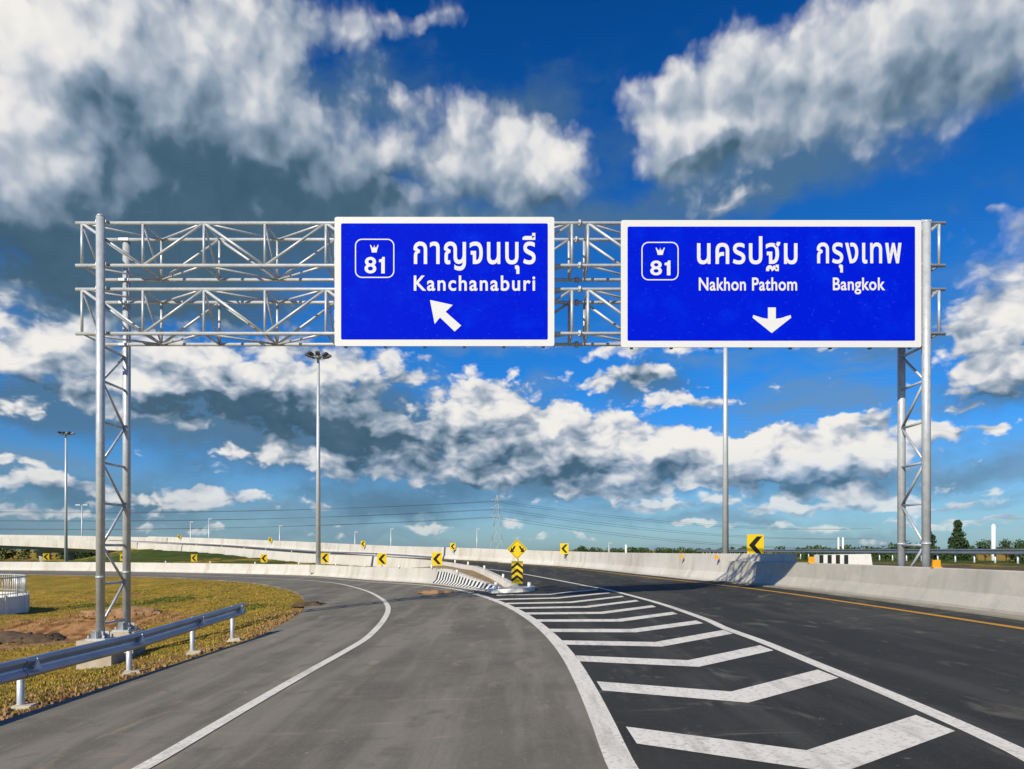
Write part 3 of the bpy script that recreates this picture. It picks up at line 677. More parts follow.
# ------------------------------------------------------------------ overpass on the left
t = thing('overpass', (-85, 135, -.6), 'long concrete overpass crossing at the far left above dark trees', 'overpass')
dk_o = [p for p in resample(OUT, 3) if p.x < -58]; dk_i = [p for p in resample(INN, 3) if p.x < -57]
m = MB(); m.sweep(dk_i, [(-.35, -.55), (-.35, .85), (-.05, .85), (.05, 0), (.35, 0), (.35, -.55)]); m.build('parapet', 'concrete_pale', t)
m = MB(); m.sweep(dk_o, [(.0, -.55), (0, 0), (.05, .95), (.35, .95), (.35, -.55)]); m.build('parapet', 'concrete_pale', t)
n_ = min(len(dk_o), len(dk_i)); ci = resample_n(dk_i, 24); co = resample_n(dk_o, 24); cen = [a.lerp(b, .5) for a, b in zip(ci, co)]
m = MB(); m.sweep(cen, [(-4.3, -.03), (-4.3, -.5), (-2.2, -.75), (-2.0, -1.45), (2.0, -1.45), (2.2, -.75), (4.3, -.5), (4.3, -.03)]); m.build('girder', 'girder', t)
for i in (6, 13, 20):
    c = cen[i]; m = MB()
    for sx in (-1, 1): m.tube((c.x + sx*2.2, c.y, -1.5), (c.x + sx*2.6, c.y, c.z-1.75), .62, .7, 12)
    m.box((c.x, c.y, c.z-1.7), (7.4, 1.5, .5)); m.build('pier', 'girder', t)
m = MB(); m.box((cen[0].x+1.5, cen[0].y-.5, cen[0].z-1.8), (1.2, 9.5, 2.6), .5); m.build('abutment', 'girder', t)

# ------------------------------------------------------------------ overhead gantry
DG = 17.2
def gp(px, py, dy=0.0): q = P(px, py, DG); return Vector((q.x, DG + dy, q.z))
XL, XR = (100.5-CX)*DG/F, (926.2-CX)*DG/F
zpx = lambda py: EYE - (py - HY)*DG/F
gl = -.40
gan = thing('sign_gantry', (0, DG+.55, .0), 'tall galvanised lattice gantry spanning both roads and carrying two blue signs', 'gantry')
DR = 1.13                                            # spacing of front and rear columns
def column(x, y, z0, z1, r):
    m = MB(); m.tube((x, y, z0), (x, y, z1), r, r, 20); m.tube((x, y, z1), (x, y, z1+.05), r*1.04, r*.7, 20)
    post = m.build('column', 'galv', gan)
    m = MB(); m.box((x, y, z0+.02), (.46, .46, .04))
    for a in range(8):
        c, s_ = math.cos(a*math.pi/4), math.sin(a*math.pi/4)
        m.box((x + c*(r+.05), y + s_*(r+.05), z0+.12), (.11, .012, .17), a*math.pi/4)
    for sx in (-1, 1):
        for sy in (-1, 1): m.tube((x+sx*.18, y+sy*.18, z0+.03), (x+sx*.18, y+sy*.18, z0+.11), .018, n=6)
    m.build('base_plate', 'galv', post)
    m = MB()
    for zc in (z0 + 1.45,): m.tube((x, y, zc-.02), (x, y, zc+.02), r*1.13, n=20)
    m.build('collar', 'galv', post)
column(XL, DG, zpx(639.5), zpx(217), .096); column(XL + .02, DG+DR, zpx(639.5)+.08, zpx(217)-.08, .092)
column(XR, DG, .3, zpx(223), .096); column(XR + .02, DG+DR, .3, zpx(223)-.08, .092)
TY0, TY1 = DG + .13, DG + .13 + .92                  # truss chords, between the columns
def truss(ztop_px, zbot_px):
    zt, zb = zpx(ztop_px), zpx(zbot_px)
    xs = [76, 82, 143, 204, 265, 326, 387, 448, 509, 572, 588, 649, 710, 771, 832, 893, 939, 945]
    X = [(p-CX)*DG/F*(TY0/DG) for p in xs]
    m = MB()
    for y in (TY0, TY1):
        for z in (zt, zb): m.tube((X[0], y, z), (X[-1], y, z), .042, n=10)
    beam = m.build('truss_beam', 'galv', gan)
    m = MB(); nodes = X[1:-1]
    for i, x in enumerate(nodes):
        for y in (TY0, TY1): m.tube((x, y, zb), (x, y, zt), .033, n=8)
        for z in (zt, zb): m.tube((x, TY0, z), (x, TY1, z), .024, n=8)
    for i, (a, b) in enumerate(zip(nodes, nodes[1:])):
        if i == 8: continue
        down = (i % 2 == 0) if i < 8 else (i % 2 == 1)
        for y in (TY0, TY1):
            m.tube((a, y, zt if down else zb), (b, y, zb if down else zt), .034, n=8)
        for z in (zt, zb):
            m.tube((a, TY0 if down else TY1, z), (b, TY1 if down else TY0, z), .027, n=8)
        m.tube((a, TY0, zt), (a, TY1, zb), .025, n=8)
    m.build('lattice', 'galv', beam)
    xm = (X[9] + X[10]) / 2
    for y in (TY0, TY1):
        for z in (zt, zb):
            m = MB(); m.tube((xm-.02, y, z), (xm+.02, y, z), .085, n=14)
            for a in range(6): m.tube((xm-.045, y+.062*math.cos(a*1.047), z+.062*math.sin(a*1.047)), (xm+.045, y+.062*math.cos(a*1.047), z+.062*math.sin(a*1.047)), .011, n=6)
            m.build('splice_flange', 'galv', beam)
truss(220.8, 263.5); truss(287.5, 332)
for x in (XL, XR):
    for zp in (220.8, 263.5, 287.5, 332):
        for y in (DG+.06, DG+DR-.07):
            m = MB(); m.box((x, y, zpx(zp)), (.24, .12, .06)); m.build('saddle', 'galv', gan)
zs = [zpx(p) for p in (345, 380, 421, 462, 503, 545, 584, 624)]
for x in (XL, XR):
    m = MB(); ya, yb = DG+.06, DG+DR-.06
    for z in zs: m.tube((x, ya, z), (x, yb, z), .031, n=8)
    for i, (a, b) in enumerate(zip(zs, zs[1:])):
        if i % 2 == 0: m.tube((x, ya, b), (x, yb, a), .031, n=8)
        else: m.tube((x, ya, a), (x, yb, b), .031, n=8)
    m.build('leg_lattice', 'galv', gan)
for i, (x, lab) in enumerate(((XL, 'twin concrete footing blocks under the left gantry columns, in yellow grass'),)):
    z0 = zpx(639.5)
    for y, s in ((DG, .80), (DG+DR, .70)):
        zt = z0 if y == DG else z0 + .08
        m = MB(); m.box((x, y, zt-.52), (s, .56, 1.04)); o = m.build('footing', 'footing', origin=(x, y, zt-1.0))
        tag(o, 'concrete footing block under the front left gantry column' if y == DG else 'concrete footing block under the rear left gantry column', 'footing', 'gantry footings')

# ------------------------------------------------------------------ direction signs
def text_mesh(par, body, x0, x1, z0, z1, y, weight, name, spacing=1.0, mat='sign_white'):
    c = bpy.data.curves.new('lettering', 'FONT'); c.body = body; c.size = 1.0; c.offset = weight; c.space_character = spacing; c.resolution_u = 6; c.extrude = .004
    ob = bpy.data.objects.new('lettering', c); COL.objects.link(ob)
    bpy.context.view_layer.update(); dg = bpy.context.evaluated_depsgraph_get()
    me = bpy.data.meshes.new_from_object(ob.evaluated_get(dg)); bpy.data.objects.remove(ob)
    v = np.empty(len(me.vertices)*3); me.vertices.foreach_get('co', v); v = v.reshape(-1, 3)
    a, b = v.min(0), v.max(0); off = Vector(par['_w'])
    w = np.c_[x0 + (v[:, 0]-a[0])/(b[0]-a[0])*(x1-x0) - off.x, y + (.5 - (v[:, 2]-a[2])/(b[2]-a[2]))*.008 - off.y, z0 + (v[:, 1]-a[1])/(b[1]-a[1])*(z1-z0) - off.z]
    me.vertices.foreach_set('co', w.ravel()); me.materials.clear(); me.materials.append(MAT[mat]); me.update()
    o = bpy.data.objects.new(name, me); COL.objects.link(o); o.parent = par; o['_w'] = tuple(off); return o
def rrect(x0, x1, z0, z1, r, n=6):
    pts = []
    for cx, cz, a0 in ((x1-r, z0+r, -90), (x1-r, z1-r, 0), (x0+r, z1-r, 90), (x0+r, z0+r, 180)):
        for k in range(n+1): a = R(a0 + 90*k/n); pts.append((cx + r*math.cos(a), cz + r*math.sin(a)))
    return pts
def frame(m, outer_, inner_, y, depth):
    k = len(outer_); ids = []
    for pts, yy in ((outer_, y), (inner_, y), (outer_, y+depth), (inner_, y+depth)): ids.append(m.add([(p[0], yy, p[1]) for p in pts]))
    for i in range(k):
        j = (i+1) % k
        m.face((ids[0]+i, ids[0]+j, ids[1]+j, ids[1]+i)); m.face((ids[0]+j, ids[0]+i, ids[2]+i, ids[2]+j)); m.face((ids[1]+i, ids[1]+j, ids[3]+j, ids[3]+i))
YS = DG - .16                                        # plane of the sign faces
sx_ = lambda px: (px - CX)*YS/F
sz_ = lambda py: EYE - (py - HY)*YS/F
UX, UZ = (1, 0, 0), (0, 0, 1)
def direction_sign(x0, x1, y0, y1, label, shield, emblem, digits, lines, arrow):
    X0, X1, Z0, Z1 = sx_(x0), sx_(x1), sz_(y1), sz_(y0)
    t = thing('direction_sign', ((X0+X1)/2, YS, Z0), label, 'road sign')
    m = MB(); m.prism(rrect(X0, X1, Z0, Z1, .05), (0, YS+.004, 0), UX, UZ, .03); back = m.build('panel', 'sign_white', t)
    B = .150
    m = MB(); m.prism(rrect(X0+B, X1-B, Z0+B, Z1-B, .035), (0, YS, 0), UX, UZ, .003); m.build('blue_face', 'sign_blue', t)
    m = MB(); nrib = int((X1-X0)/.9)
    for k in range(nrib+1):
        x = X0 + .25 + (X1-X0-.5)*k/nrib; m.box((x, YS+.062, (Z0+Z1)/2), (.07, .05, Z1-Z0-.08))
    for z in (zpx(220.8), zpx(263.5), zpx(287.5), zpx(332)): m.box(((X0+X1)/2, YS+.155, z-.10), (X1-X0-.3, .13, .045))
    m.build('mounting_frame', 'galv', t)
    for k in range(nrib+1):
        x = X0 + .25 + (X1-X0-.5)*k/nrib
        m = MB(); m.box((x, YS+.06, Z0-.012), (.07, .06, .03)); m.build('bottom_clip', 'dark_metal', t)
    y = YS - .002
    s = [sx_(shield[0]), sx_(shield[2]), sz_(shield[3]), sz_(shield[1])]; w = .026
    m = MB(); frame(m, rrect(*s, .16), rrect(s[0]+w, s[1]-w, s[2]+w, s[3]-w, .135), y-.003, .005); m.build('route_shield', 'sign_white', t)
    e0, e1, e2, e3 = emblem; ex = lambda u: sx_(e0 + (e2-e0)*u); ez = lambda v: sz_(e3 + (e1-e3)*v)
    crown = [(.22, 0), (.78, 0), (.84, .35), (1, .92), (.93, 1), (.70, .55), (.64, .72), (.58, .52), (.50, .98), (.42, .52), (.36, .72), (.30, .55), (.07, 1), (0, .92), (.16, .35)]
    m = MB(); m.prism([(ex(u), ez(v)) for u, v in crown], (0, y-.004, 0), UX, UZ, .006); m.build('emblem', 'sign_white', t)
    d0, d1, d2, d3 = digits; W = d2-d0
    text_mesh(t, '8', sx_(d0), sx_(d0+W*.58), sz_(d3), sz_(d1), y, .018, 'digit')
    a = lambda u, v: (sx_(d0+W*(.70+.30*u)), sz_(d3 + (d1-d3)*v))
    m = MB(); m.prism([a(.42, 0), a(1, 0), a(1, 1), a(.60, 1), a(.50, .88), a(.05, .84), a(.05, .68), a(.42, .68)], (0, y-.004, 0), UX, UZ, .006); m.build('digit', 'sign_white', t)
    for body, (lx0, ly0, lx1, ly1), wt, sp in lines:
        text_mesh(t, body, sx_(lx0), sx_(lx1), sz_(ly1), sz_(ly0), y, wt, 'lettering', sp)
    m = MB(); m.prism([(sx_(a), sz_(b)) for a, b in arrow], (0, y-.004, 0), UX, UZ, .006); m.build('arrow', 'sign_white', t)
    return t
q = lambda u, v: (320+u/3.2, 200+v/3.2)
direction_sign(334.5, 554.3, 216.8, 346, 'smaller blue direction sign reading Kanchanaburi with an up-left arrow, hung on the gantry',
    (355, 238.8, 394.4, 278), (370, 244.6, 378.6, 252.6), (364.6, 257, 384.8, 273.5),
    [('กาญจนบุรี', (413.6, 233, 535.6, 274), .016, 1.08), ('Kanchanaburi', (413.8, 275.6, 535.2, 291), .018, 1.16)],
    [q(352, 320), q(425, 336), q(402, 358), q(452, 402), q(431, 421), q(384, 376), q(367, 397)])
q2 = lambda u, v: (610+u/2.926, 205+v/2.926)
direction_sign(621, 921.6, 220, 347.2, 'wider blue direction sign reading Nakhon Pathom and Bangkok, down arrow, on the gantry',
    (641.4, 241.9, 678.6, 280.4), (655.6, 247.4, 664.8, 255), (650.2, 260.6, 670.4, 275.4),
    [('นครปฐม', (697, 236.3, 797.4, 271.2), .016, 1.08), ('กรุงเทพ', (816.8, 242.6, 901.4, 272.6), .016, 1.08),
     ('Nakhon Pathom', (698.8, 277.6, 797, 290.8), .018, 1.06), ('Bangkok', (832.8, 277.6, 885, 294.4), .018, 1.06)],
    [q2(462, 300), q2(485, 300), q2(485, 333), q2(500, 331), q2(528, 322), q2(530, 330), q2(473, 375), q2(417, 330), q2(419, 322), q2(447, 331), q2(462, 333)])

# ------------------------------------------------------------------ guardrails
W_PROF = [(.0, -.155), (.03, -.15), (.05, -.115), (.05, -.09), (.0, -.03), (-.008, 0), (.0, .03), (.05, .09), (.05, .115), (.03, .15), (.0, .155)]
def w_beam(m, path, side=1, th=.006, prof=W_PROF):
    pr = [(side*o, h) for o, h in prof] + [(side*(o - th), h) for o, h in reversed(prof)]
    m.sweep(path, pr)
KG = 1.036
rail_z = lambda y: .245 + max(0, y-11)*.030
W_NEAR = [(o*.9, h*.80) for o, h in W_PROF]
def gk(x, y, z): return Vector((x*KG, y*KG, EYE - (EYE - z)*KG))
t = thing('guardrail', (-5.8, 12, -.3), 'galvanised steel guardrail on round posts at the left ramp edge, nearest the viewer', 'guardrail')
rz0 = .33
m = MB(); rp = [gk(-5.60, y, rail_z(y)) for y in np.linspace(5.4, 15.45, 25)]
w_beam(m, rp, 1, .006, W_NEAR); m.build('rail', 'galv_rail', t)
for y0 in (6.4, 8.65, 11.1, 13.3, 15.2):
    c = gk(-5.60, y0, rail_z(y0)); x, y, z = c
    m = MB(); m.tube((x-.15, y, -.8), (x-.15, y, z+.07), .042, n=14); m.tube((x-.15, y, z+.07), (x-.15, y, z+.09), .042, .02, 14); po = m.build('post', 'galv', t)
    m = MB(); m.box((x-.06, y, z), (.10, .09, .18)); m.tube((x-.01, y, z), (x+.025, y, z), .022, n=8); m.build('spacer', 'galv', po)
    m = MB(); m.prism([(.0, .0), (.14, -.03), (.05, .12)], (x+.065, y-.06, z-.02), (0, 1, 0), (0, 0, 1), .012); m.build('delineator', 'sign_white', t)
    m = MB(); m.box((x-.10, y, -.305), (.30, .24, .07), .4*rnd.uniform(-1, 1), top=.7); m.build('post_pad', 'footing', t)
for y0 in (8.65, 13.3):
    m = MB(); w_beam(m, [gk(-5.592, y, rail_z(y)) for y in (y0-.16, y0+.16)], 1, .006, W_NEAR); m.build('lap_joint', 'galv_rail', t)
t = thing('guardrail', (29, 60, .85), 'long distant guardrail on thin posts beyond the right concrete barrier, before the trees', 'guardrail')
gr = [Vector((27.5, y,   .85 + .66)) for y in np.linspace(36, 110, 40)]
m = MB(); w_beam(m, [p for p in gr], -1); m.build('rail', 'galv_rail', t)
for k in range(38):
    y = 36.6 + 1.9*k; m = MB(); m.tube((27.62, y, .3), (27.62, y, 1.53), .055, n=8); m.build('post', 'galv', t)
# dark low guardrail on the inner wall of the main road
t = thing('handrail', tuple(inn[25]), 'thin grey steel rail on short posts along the top of the middle concrete barrier', 'railing')
hp = [p + Vector((.15, .3, 1.02)) for p in inn[24:]]
m = MB(); m.path(hp, .07, 6); m.build('rail', 'galv_rail', t)
for k in range(0, len(hp), 9): m = MB(); p = hp[k]; m.tube(p - Vector((0, 0, .45)), p, .05, n=6); m.build('post', 'galv', t)

# ------------------------------------------------------------------ warning signs
def chevron_sign():
    t = thing('chevron_sign', (0, 0, 0), '', 'road sign', 'yellow chevron alignment signs')
    m = MB(); m.prism(rrect(-.30, .30, .18, .95, .03, 3), (0, 0, 0), UX, UZ, .02); m.build('panel', 'yellow', t)
    m = MB(); m.prism([(.24, .88), (.05, .88), (-.24, .565), (.05, .25), (.24, .25), (-.02, .565)], (0, -.003, 0), UX, UZ, .002); m.build('arrow', 'black', t)
    m = MB(); m.tube((0, .07, -.15), (0, .07, .8), .035, n=10); m.box((0, .035, .4), (.12, .05, .05)); m.box((0, .035, .75), (.12, .05, .05)); m.build('post', 'galv', t)
    return t
CH = chevron_sign()
def wall_at(path, px): return min(path, key=lambda p: abs(CX + p.x/p.y*F - px))
spots = []
for px, lab in ((759, 'largest yellow chevron sign, standing on the right concrete barrier under the wider blue sign'), (562, 'yellow chevron sign on the far barrier just right of the diamond sign'),
                (455, 'yellow chevron sign on the far barrier between the gore nose and the pylon'), (364, 'small yellow chevron sign on the far barrier above the lamp pole foot'),
                (271, 'tiny chevron sign on the far barrier, left of the tall lamp pole'), (180, 'tiny chevron sign on the far barrier nearest the overpass')):
    p = wall_at(WALL_FAR, px); spots.append((Vector(((755.5-CX)*28.2/F, 28.2, 1.17)), 1.08, lab) if px > 700 else (p + Vector((-.02, -.10, .72)), 1.0 if px == 562 else .82, lab))
for px, py, h, lab in ((437, 570, 13, 'yellow chevron sign standing right behind the striped nose of the ramp barrier'), (382, 568, 11.5, 'yellow chevron sign behind the ramp barrier, next left of the striped nose'),
                (325, 567, 10, 'yellow chevron sign beside the foot of the tall lamp pole'), (264, 566, 8, 'small yellow chevron sign on green bank, left of the tall lamp pole'),
                (194, 565.5, 7.2, 'small yellow chevron sign on green bank, midway to the left gantry leg'), (123, 565, 7, 'small yellow chevron sign seen between the left gantry columns'), (46, 564.5, 7, 'small yellow chevron sign below the overpass end')):
    p = wall_at(rw, px); nrm = Vector((.45, .75, 0)); b = p + nrm
    y = b.y; x = (px-CX)*y/F; sc_ = (h*y/F)/.77; zt = EYE - (py - 5 - h - HY)*y/F
    spots.append((Vector((x, y, p.z + .80)), max(.72, min(1.3, sc_)), lab))
for i, (p, s, lab) in enumerate(spots):
    rz = -math.atan2(p.x, p.y) * .8
    if i == 0: place(CH, p, 0.05, s); CH['label'] = lab
    else: dup(CH, p, -rz if False else math.atan2(-p.x, p.y), s, lab)
# diamond sign on the nose
gx_, gy_ = (517.2-CX)*28.8/F, 28.8
t = thing('diverge_sign', (gx_, gy_, 0), 'yellow diamond sign with two diverging arrows above a black chevron board at the gore nose', 'road sign')
zz = lambda py: EYE - (py-HY)*gy_/F
s = 20.5/2*gy_/F; cz = zz(549.3)
m = MB(); m.prism([(gx_+s*a, cz+s*b) for a, b in ((0, -1), (1, 0), (0, 1), (-1, 0))], (0, gy_, 0), UX, UZ, .02); m.build('diamond_panel', 'yellow', t)
m = MB(); f0, f1 = .90, .84
frame(m, [(gx_+s*f0*a, cz+s*f0*b) for a, b in ((0, -1), (1, 0), (0, 1), (-1, 0))], [(gx_+s*f1*a, cz+s*f1*b) for a, b in ((0, -1), (1, 0), (0, 1), (-1, 0))], gy_-.003, .002); m.build('border', 'black', t)
for sg in (-1, 1):
    m = MB(); m.prism([(gx_+sg*s*(a*1.15+.02), cz+s*(b*1.25)) for a, b in ((.12, .30), (.28, .24), (.40, .04), (.48, .16), (.60, -.22), (.22, -.22), (.32, -.10), (.18, .08))], (0, gy_-.003, 0), UX, UZ, .002); m.build('arrow', 'black', t)
bw = 11.2/2*gy_/F; zb, zt = zz(583.5), zz(561)
m = MB(); m.prism([(gx_-bw, zb), (gx_+bw, zb), (gx_+bw, zt), (gx_-bw, zt)], (0, gy_+.01, 0), UX, UZ, .02); m.build('chevron_board', 'yellow', t)
m = MB(); H = zt-zb
for k in range(3):
    z0 = zb + H*(.06 + .28*k); m.prism([(gx_-bw, z0), (gx_, z0+H*.20), (gx_+bw, z0), (gx_+bw, z0+H*.13), (gx_, z0+H*.33), (gx_-bw, z0+H*.13)], (0, gy_+.006, 0), UX, UZ, .003)
m.build('black_chevrons', 'black', t)
m = MB(); m.tube((gx_, gy_+.09, -.05), (gx_, gy_+.09, cz+.3), .055, n=12); m.build('post', 'white_paint', t)
# striped end of the second median barrier
by = 30.5; t = thing('striped_barrier', ((843-CX)*by/F, by, .7), 'low black and white striped concrete barrier end behind the right barrier', 'concrete barrier')
x0, x1 = (819-CX)*by/F, (871-CX)*by/F; zb, zt = .55, EYE-(554-HY)*by/F
m = MB(); m.prism([(x0, zb), (x1+.12, zb), (x1, zt), (x0, zt-.03)], (0, by, 0), UX, UZ, .5); m.build('block', 'white_paint', t)
m = MB(); w = (848-CX)*by/F - x0
for k in range(4): a = x0 + w*(k*2)/7 + .01; m.prism([(a, zb), (a+w/7, zb), (a+w/7, zt-.035), (a, zt-.035)], (0, by-.004, 0), UX, UZ, .003)
m.build('black_stripes', 'black_paint', t)

# ------------------------------------------------------------------ lamp posts
def lamp(name, loc, H, r, label, group=None, heads=8):
    t = thing(name, loc, label, 'lamp post', group); x, y, z = loc
    m = MB(); m.tube((x, y, z), (x, y, z+H), r, r*.55, 16); m.tube((x, y, z), (x, y, z+.06), r*2, n=16); m.build('pole', 'pole', t)
    if heads:
        m = MB(); m.tube((x, y, z+H-.1), (x, y, z+H+.2), r*1.2, n=12)
        for k in range(heads):
            a = 2*math.pi*k/heads + .2; c, s = math.cos(a), math.sin(a)
            m.tube((x+c*.1, y+s*.1, z+H), (x+c*.62, y+s*.62, z+H+.12), .035, n=6)
        m.build('crown_arms', 'galv', t)
        for k in range(heads):
            a = 2*math.pi*k/heads + .2; c, s = math.cos(a), math.sin(a); m = MB()
            m.box((x+c*.75, y+s*.75, z+H+.10), (.46, .34, .16), mat=Matrix.Rotation(a, 3, 'Z') @ Matrix.Rotation(R(-18), 3, 'Y'), top=.8); m.build('floodlight', 'dark_metal', t)
    return t
b = wall_at(rw, 318); y = b.y + .9; base = Vector(((318.3-CX)*y/F, y, .42))
lamp('lamp_post', tuple(base), EYE-(357-HY)*y/F - base.z, .19, 'tall grey lamp post with floodlight ring, just right of the left gantry leg', 'high mast lamp posts')
m = MB(); m.box((base.x, base.y, .18), (1.15, .9, .6), top=.96); o = m.build('lamp_pedestal', 'concrete_pale', origin=(base.x, base.y, -.1)); tag(o, 'concrete block carrying the tall lamp post behind the ramp barrier', 'pedestal')
y = 92; x = (66-CX)*y/F; z = float(terrain(np.array([x]), np.array([float(y)]))[0]); lamp('lamp_post', (x, y, z-.2), EYE-(434-HY)*y/F - z + .2, .2, 'grey lamp post with floodlights at the left, outside the left gantry leg', 'high mast lamp posts')
y = 44; x = (725.5-CX)*y/F; lamp('lamp_post', (x, y, .3), 16.2, .19, 'grey lamp post behind the right barrier whose top hides behind the wider blue sign', 'high mast lamp posts')
dist = [(82, 505, 140, 'small distant lamp post beside the left gantry leg'), (190.5, 522, 150, 'thin distant pole left of the pair above the far barrier'), (209, 519, 145, 'thin distant pole above the far barrier, right of its pair'), (279.6, 526, 150, 'thin distant pole just left of the tall lamp post'),
        (355, 532, 150, 'short distant pole above the far barrier right of the tall lamp post'), (391, 529, 150, 'thin pale distant pole above the striped nose'), (477, 529, 160, 'thin pale distant pole just left of the pylon'), (609, 543, 140, 'short distant pole between the chevron sign and white post')]
for px, py, y, lab in dist:
    x = (px-CX)*y/F; m = MB(); m.tube((x, y, -1), (x, y, EYE-(py-HY)*y/F), .13, .09, 8)
    H = EYE-(py-HY)*y/F
    if px == 82:
        for sg in (-1, 1): m.box((x+sg*.7, y, H), (.9, .4, .2))
    else: m.box((x+.25, y, H+.02), (.7, .16, .12))
    o = m.build('distant_pole', 'pole', origin=(x, y, -1)); tag(o, lab, 'pole')
for px, py, y, w, lab in ((626, 544.5, 120, .16, 'short white post on the horizon right of the gore'), (838.5, 537, 80, .10, 'left one of two white posts behind the striped barrier'), (843, 537, 80, .10, 'right one of two white posts behind the striped barrier'), (993.5, 524, 62, .17, 'thick white post near the right edge among the trees')):
    x = (px-CX)*y/F; m = MB(); H = EYE-(py-HY)*y/F; m.tube((x, y, -.5), (x, y, H-.1), w, n=12); m.tube((x, y, H-.1), (x, y, H), w, w*.6, 12)
    o = m.build('white_post', 'white_paint', origin=(x, y, -.5)); tag(o, lab, 'post')

# ------------------------------------------------------------------ pylon and cables
def pylon(px, y, top_py, base_z, label):
    x = (px-CX)*y/F; zt = EYE-(top_py-HY)*y/F; H = zt-base_z
    t = thing('transmission_tower', (x, y, base_z), label, 'pylon')
    lv = [(0, 3.2), (.25, 2.3), (.48, 1.5), (.68, 1.0), (.84, .75), (1, .15)]
    m = MB()
    for (f0, w0), (f1, w1) in zip(lv, lv[1:]):
        c0 = [(x+a*w0, y+b*w0, base_z+H*f0) for a, b in ((-1, -1), (1, -1), (1, 1), (-1, 1))]; c1 = [(x+a*w1, y+b*w1, base_z+H*f1) for a, b in ((-1, -1), (1, -1), (1, 1), (-1, 1))]
        for i in range(4):
            j = (i+1) % 4; m.tube(c0[i], c1[i], .11, n=5); m.tube(c0[i], c1[j], .06, n=4); m.tube(c0[j], c1[i], .06, n=4); m.tube(c1[i], c1[j], .06, n=4)
    m.build('lattice_body', 'pylon', t)
    ends = []
    m = MB()
    for f, w in ((.66, 3.4), (.79, 3.0), (.92, 2.6)):
        z = base_z + H*f
        for sg in (-1, 1):
            m.tube((x, y, z), (x+sg*w, y, z), .09, n=5); m.tube((x, y, z+.9), (x+sg*w, y, z), .06, n=4); ends.append(Vector((x+sg*w, y, z-.6)))
            m.tube((x+sg*w, y, z), (x+sg*w, y, z-.6), .07, n=5)
    m.build('cross_arm', 'pylon', t)
    return ends
ends = pylon(497, 330, 495, -1, 'faint lattice power pylon on the horizon above the gore nose')
def cable(a, b, sag, label):
    m = MB(); m.path([Vector(a).lerp(Vector(b), k/28) - Vector((0, 0, 4*sag*(k/28)*(1-k/28))) for k in range(29)], .055, 4)
    o = m.build('power_cable', 'wire', origin=tuple(a)); tag(o, label, 'cable', 'overhead power cables')
nm = ['lowest', 'middle', 'topmost']
for i, e in enumerate(ends):
    lv, sg = i//2, i % 2
    cable(e, (-330 + sg*8, 300 - sg*14, e.z - 3), 4.5, nm[lv] + (' front' if sg else ' rear') + ' power cable sagging left from the pylon')
    cable(e, (190 + sg*8, 420 - sg*14, e.z - 14 + 2*lv), 4, nm[lv] + (' front' if sg else ' rear') + ' power cable falling right from the pylon')

# ------------------------------------------------------------------ trees
def crown_leaves(m, n, shape, size):
    for _ in range(n):
        c, nrm = shape(); s = size*rnd.uniform(.6, 1.3)
        u = Vector((rnd.gauss(0, 1), rnd.gauss(0, 1), rnd.gauss(0, .7))).normalized(); w = u.orthogonal().normalized(); w.rotate(Matrix.Rotation(rnd.uniform(0, 6.28), 3, u)); u2 = u.cross(w)
        i = m.add((c - w*s*.5, c + u2*s*.32, c + w*s*.6, c - u2*s*.32)); m.face((i, i+1, i+2, i+3))
def tree(px, y, base_z, H, W, kind, label, group=None, n=1500):
    x = (px-CX)*y/F; t = thing('conifer_tree' if kind == 'cone' else 'broadleaf_tree', (x, y, base_z), label, 'tree', group)
    m = MB(); m.tube((x, y, base_z), (x+.1, y, base_z+H*.9), H*.028, H*.006, 8)
    clumps = []
    for k in range(40 if kind == 'cone' else 22):
        if kind == 'cone':
            f = rnd.uniform(.10, .97); rr = W/2*(1-f)**.75*rnd.uniform(.35, 1.0); a = rnd.uniform(0, 6.28)
            c = Vector((x+rr*math.cos(a), y+rr*math.sin(a), base_z+H*f)); cs = W*.19*(1.3-.8*f)
        else:
            a = rnd.uniform(0, 6.28); f = rnd.uniform(.35, .95); rr = W/2*rnd.uniform(.2, .85)*math.sin(math.pi*min(.95, max(.12, f-.12)))
            c = Vector((x+rr*math.cos(a), y+rr*math.sin(a), base_z+H*f)); cs = W*rnd.uniform(.13, .22)
        clumps.append((c, cs)); m.tube((x, y, max(base_z+.2*H, c.z-cs*1.6)), c, H*.008, H*.003, 5)
    m.build('trunk', 'bark', t)
    m = MB()
    def sh():
        c, cs = rnd.choice(clumps); d = Vector((rnd.gauss(0, 1), rnd.gauss(0, 1), rnd.gauss(0, .8)))
        d = d.normalized()*cs*rnd.uniform(.25, 1.1); return c+d, d
    crown_leaves(m, n, sh, W*.10 if kind == 'cone' else W*.075); m.build('crown', 'leaf_dark' if kind == 'cone' else 'leaf', t, fix=False)
Y = 85
h_at = lambda py, y: EYE-(py-HY)*y/F
tree(957.5, Y, .2, h_at(520.5, Y)-.2, 2.7, 'cone', 'tall narrow dark conifer right of the right gantry leg', 'trees on the right horizon', 4200)
tree(929, Y+4, .2, h_at(528.5, Y+4)-.2, 2.3, 'cone', 'shorter conifer partly behind the right gantry column', 'trees on the right horizon', 3200)
for px, py, w, lab in ((908, 545, 4.2, 'low bushy tree between the right gantry columns'), (985, 540.5, 3.0, 'round bushy tree just left of the thick white post'), (1006, 541, 2.6, 'rounded bush just right of the thick white post'), (1022, 540, 3.6, 'bushy tree cut by the right edge of the photo'), (968, 545, 2.4, 'low bush right of the tall conifer'), (892, 547, 3.6, 'low bush left of the right gantry leg')):
    tree(px, 90, .1, h_at(py, 90)-.1, w, 'round', lab, 'bushes on the right horizon', 700)
tree(583, 150, -1, h_at(548, 150)+1, 4.5, 'round', 'dark round treetop peeking over the far barrier right of the gore', None, 900)
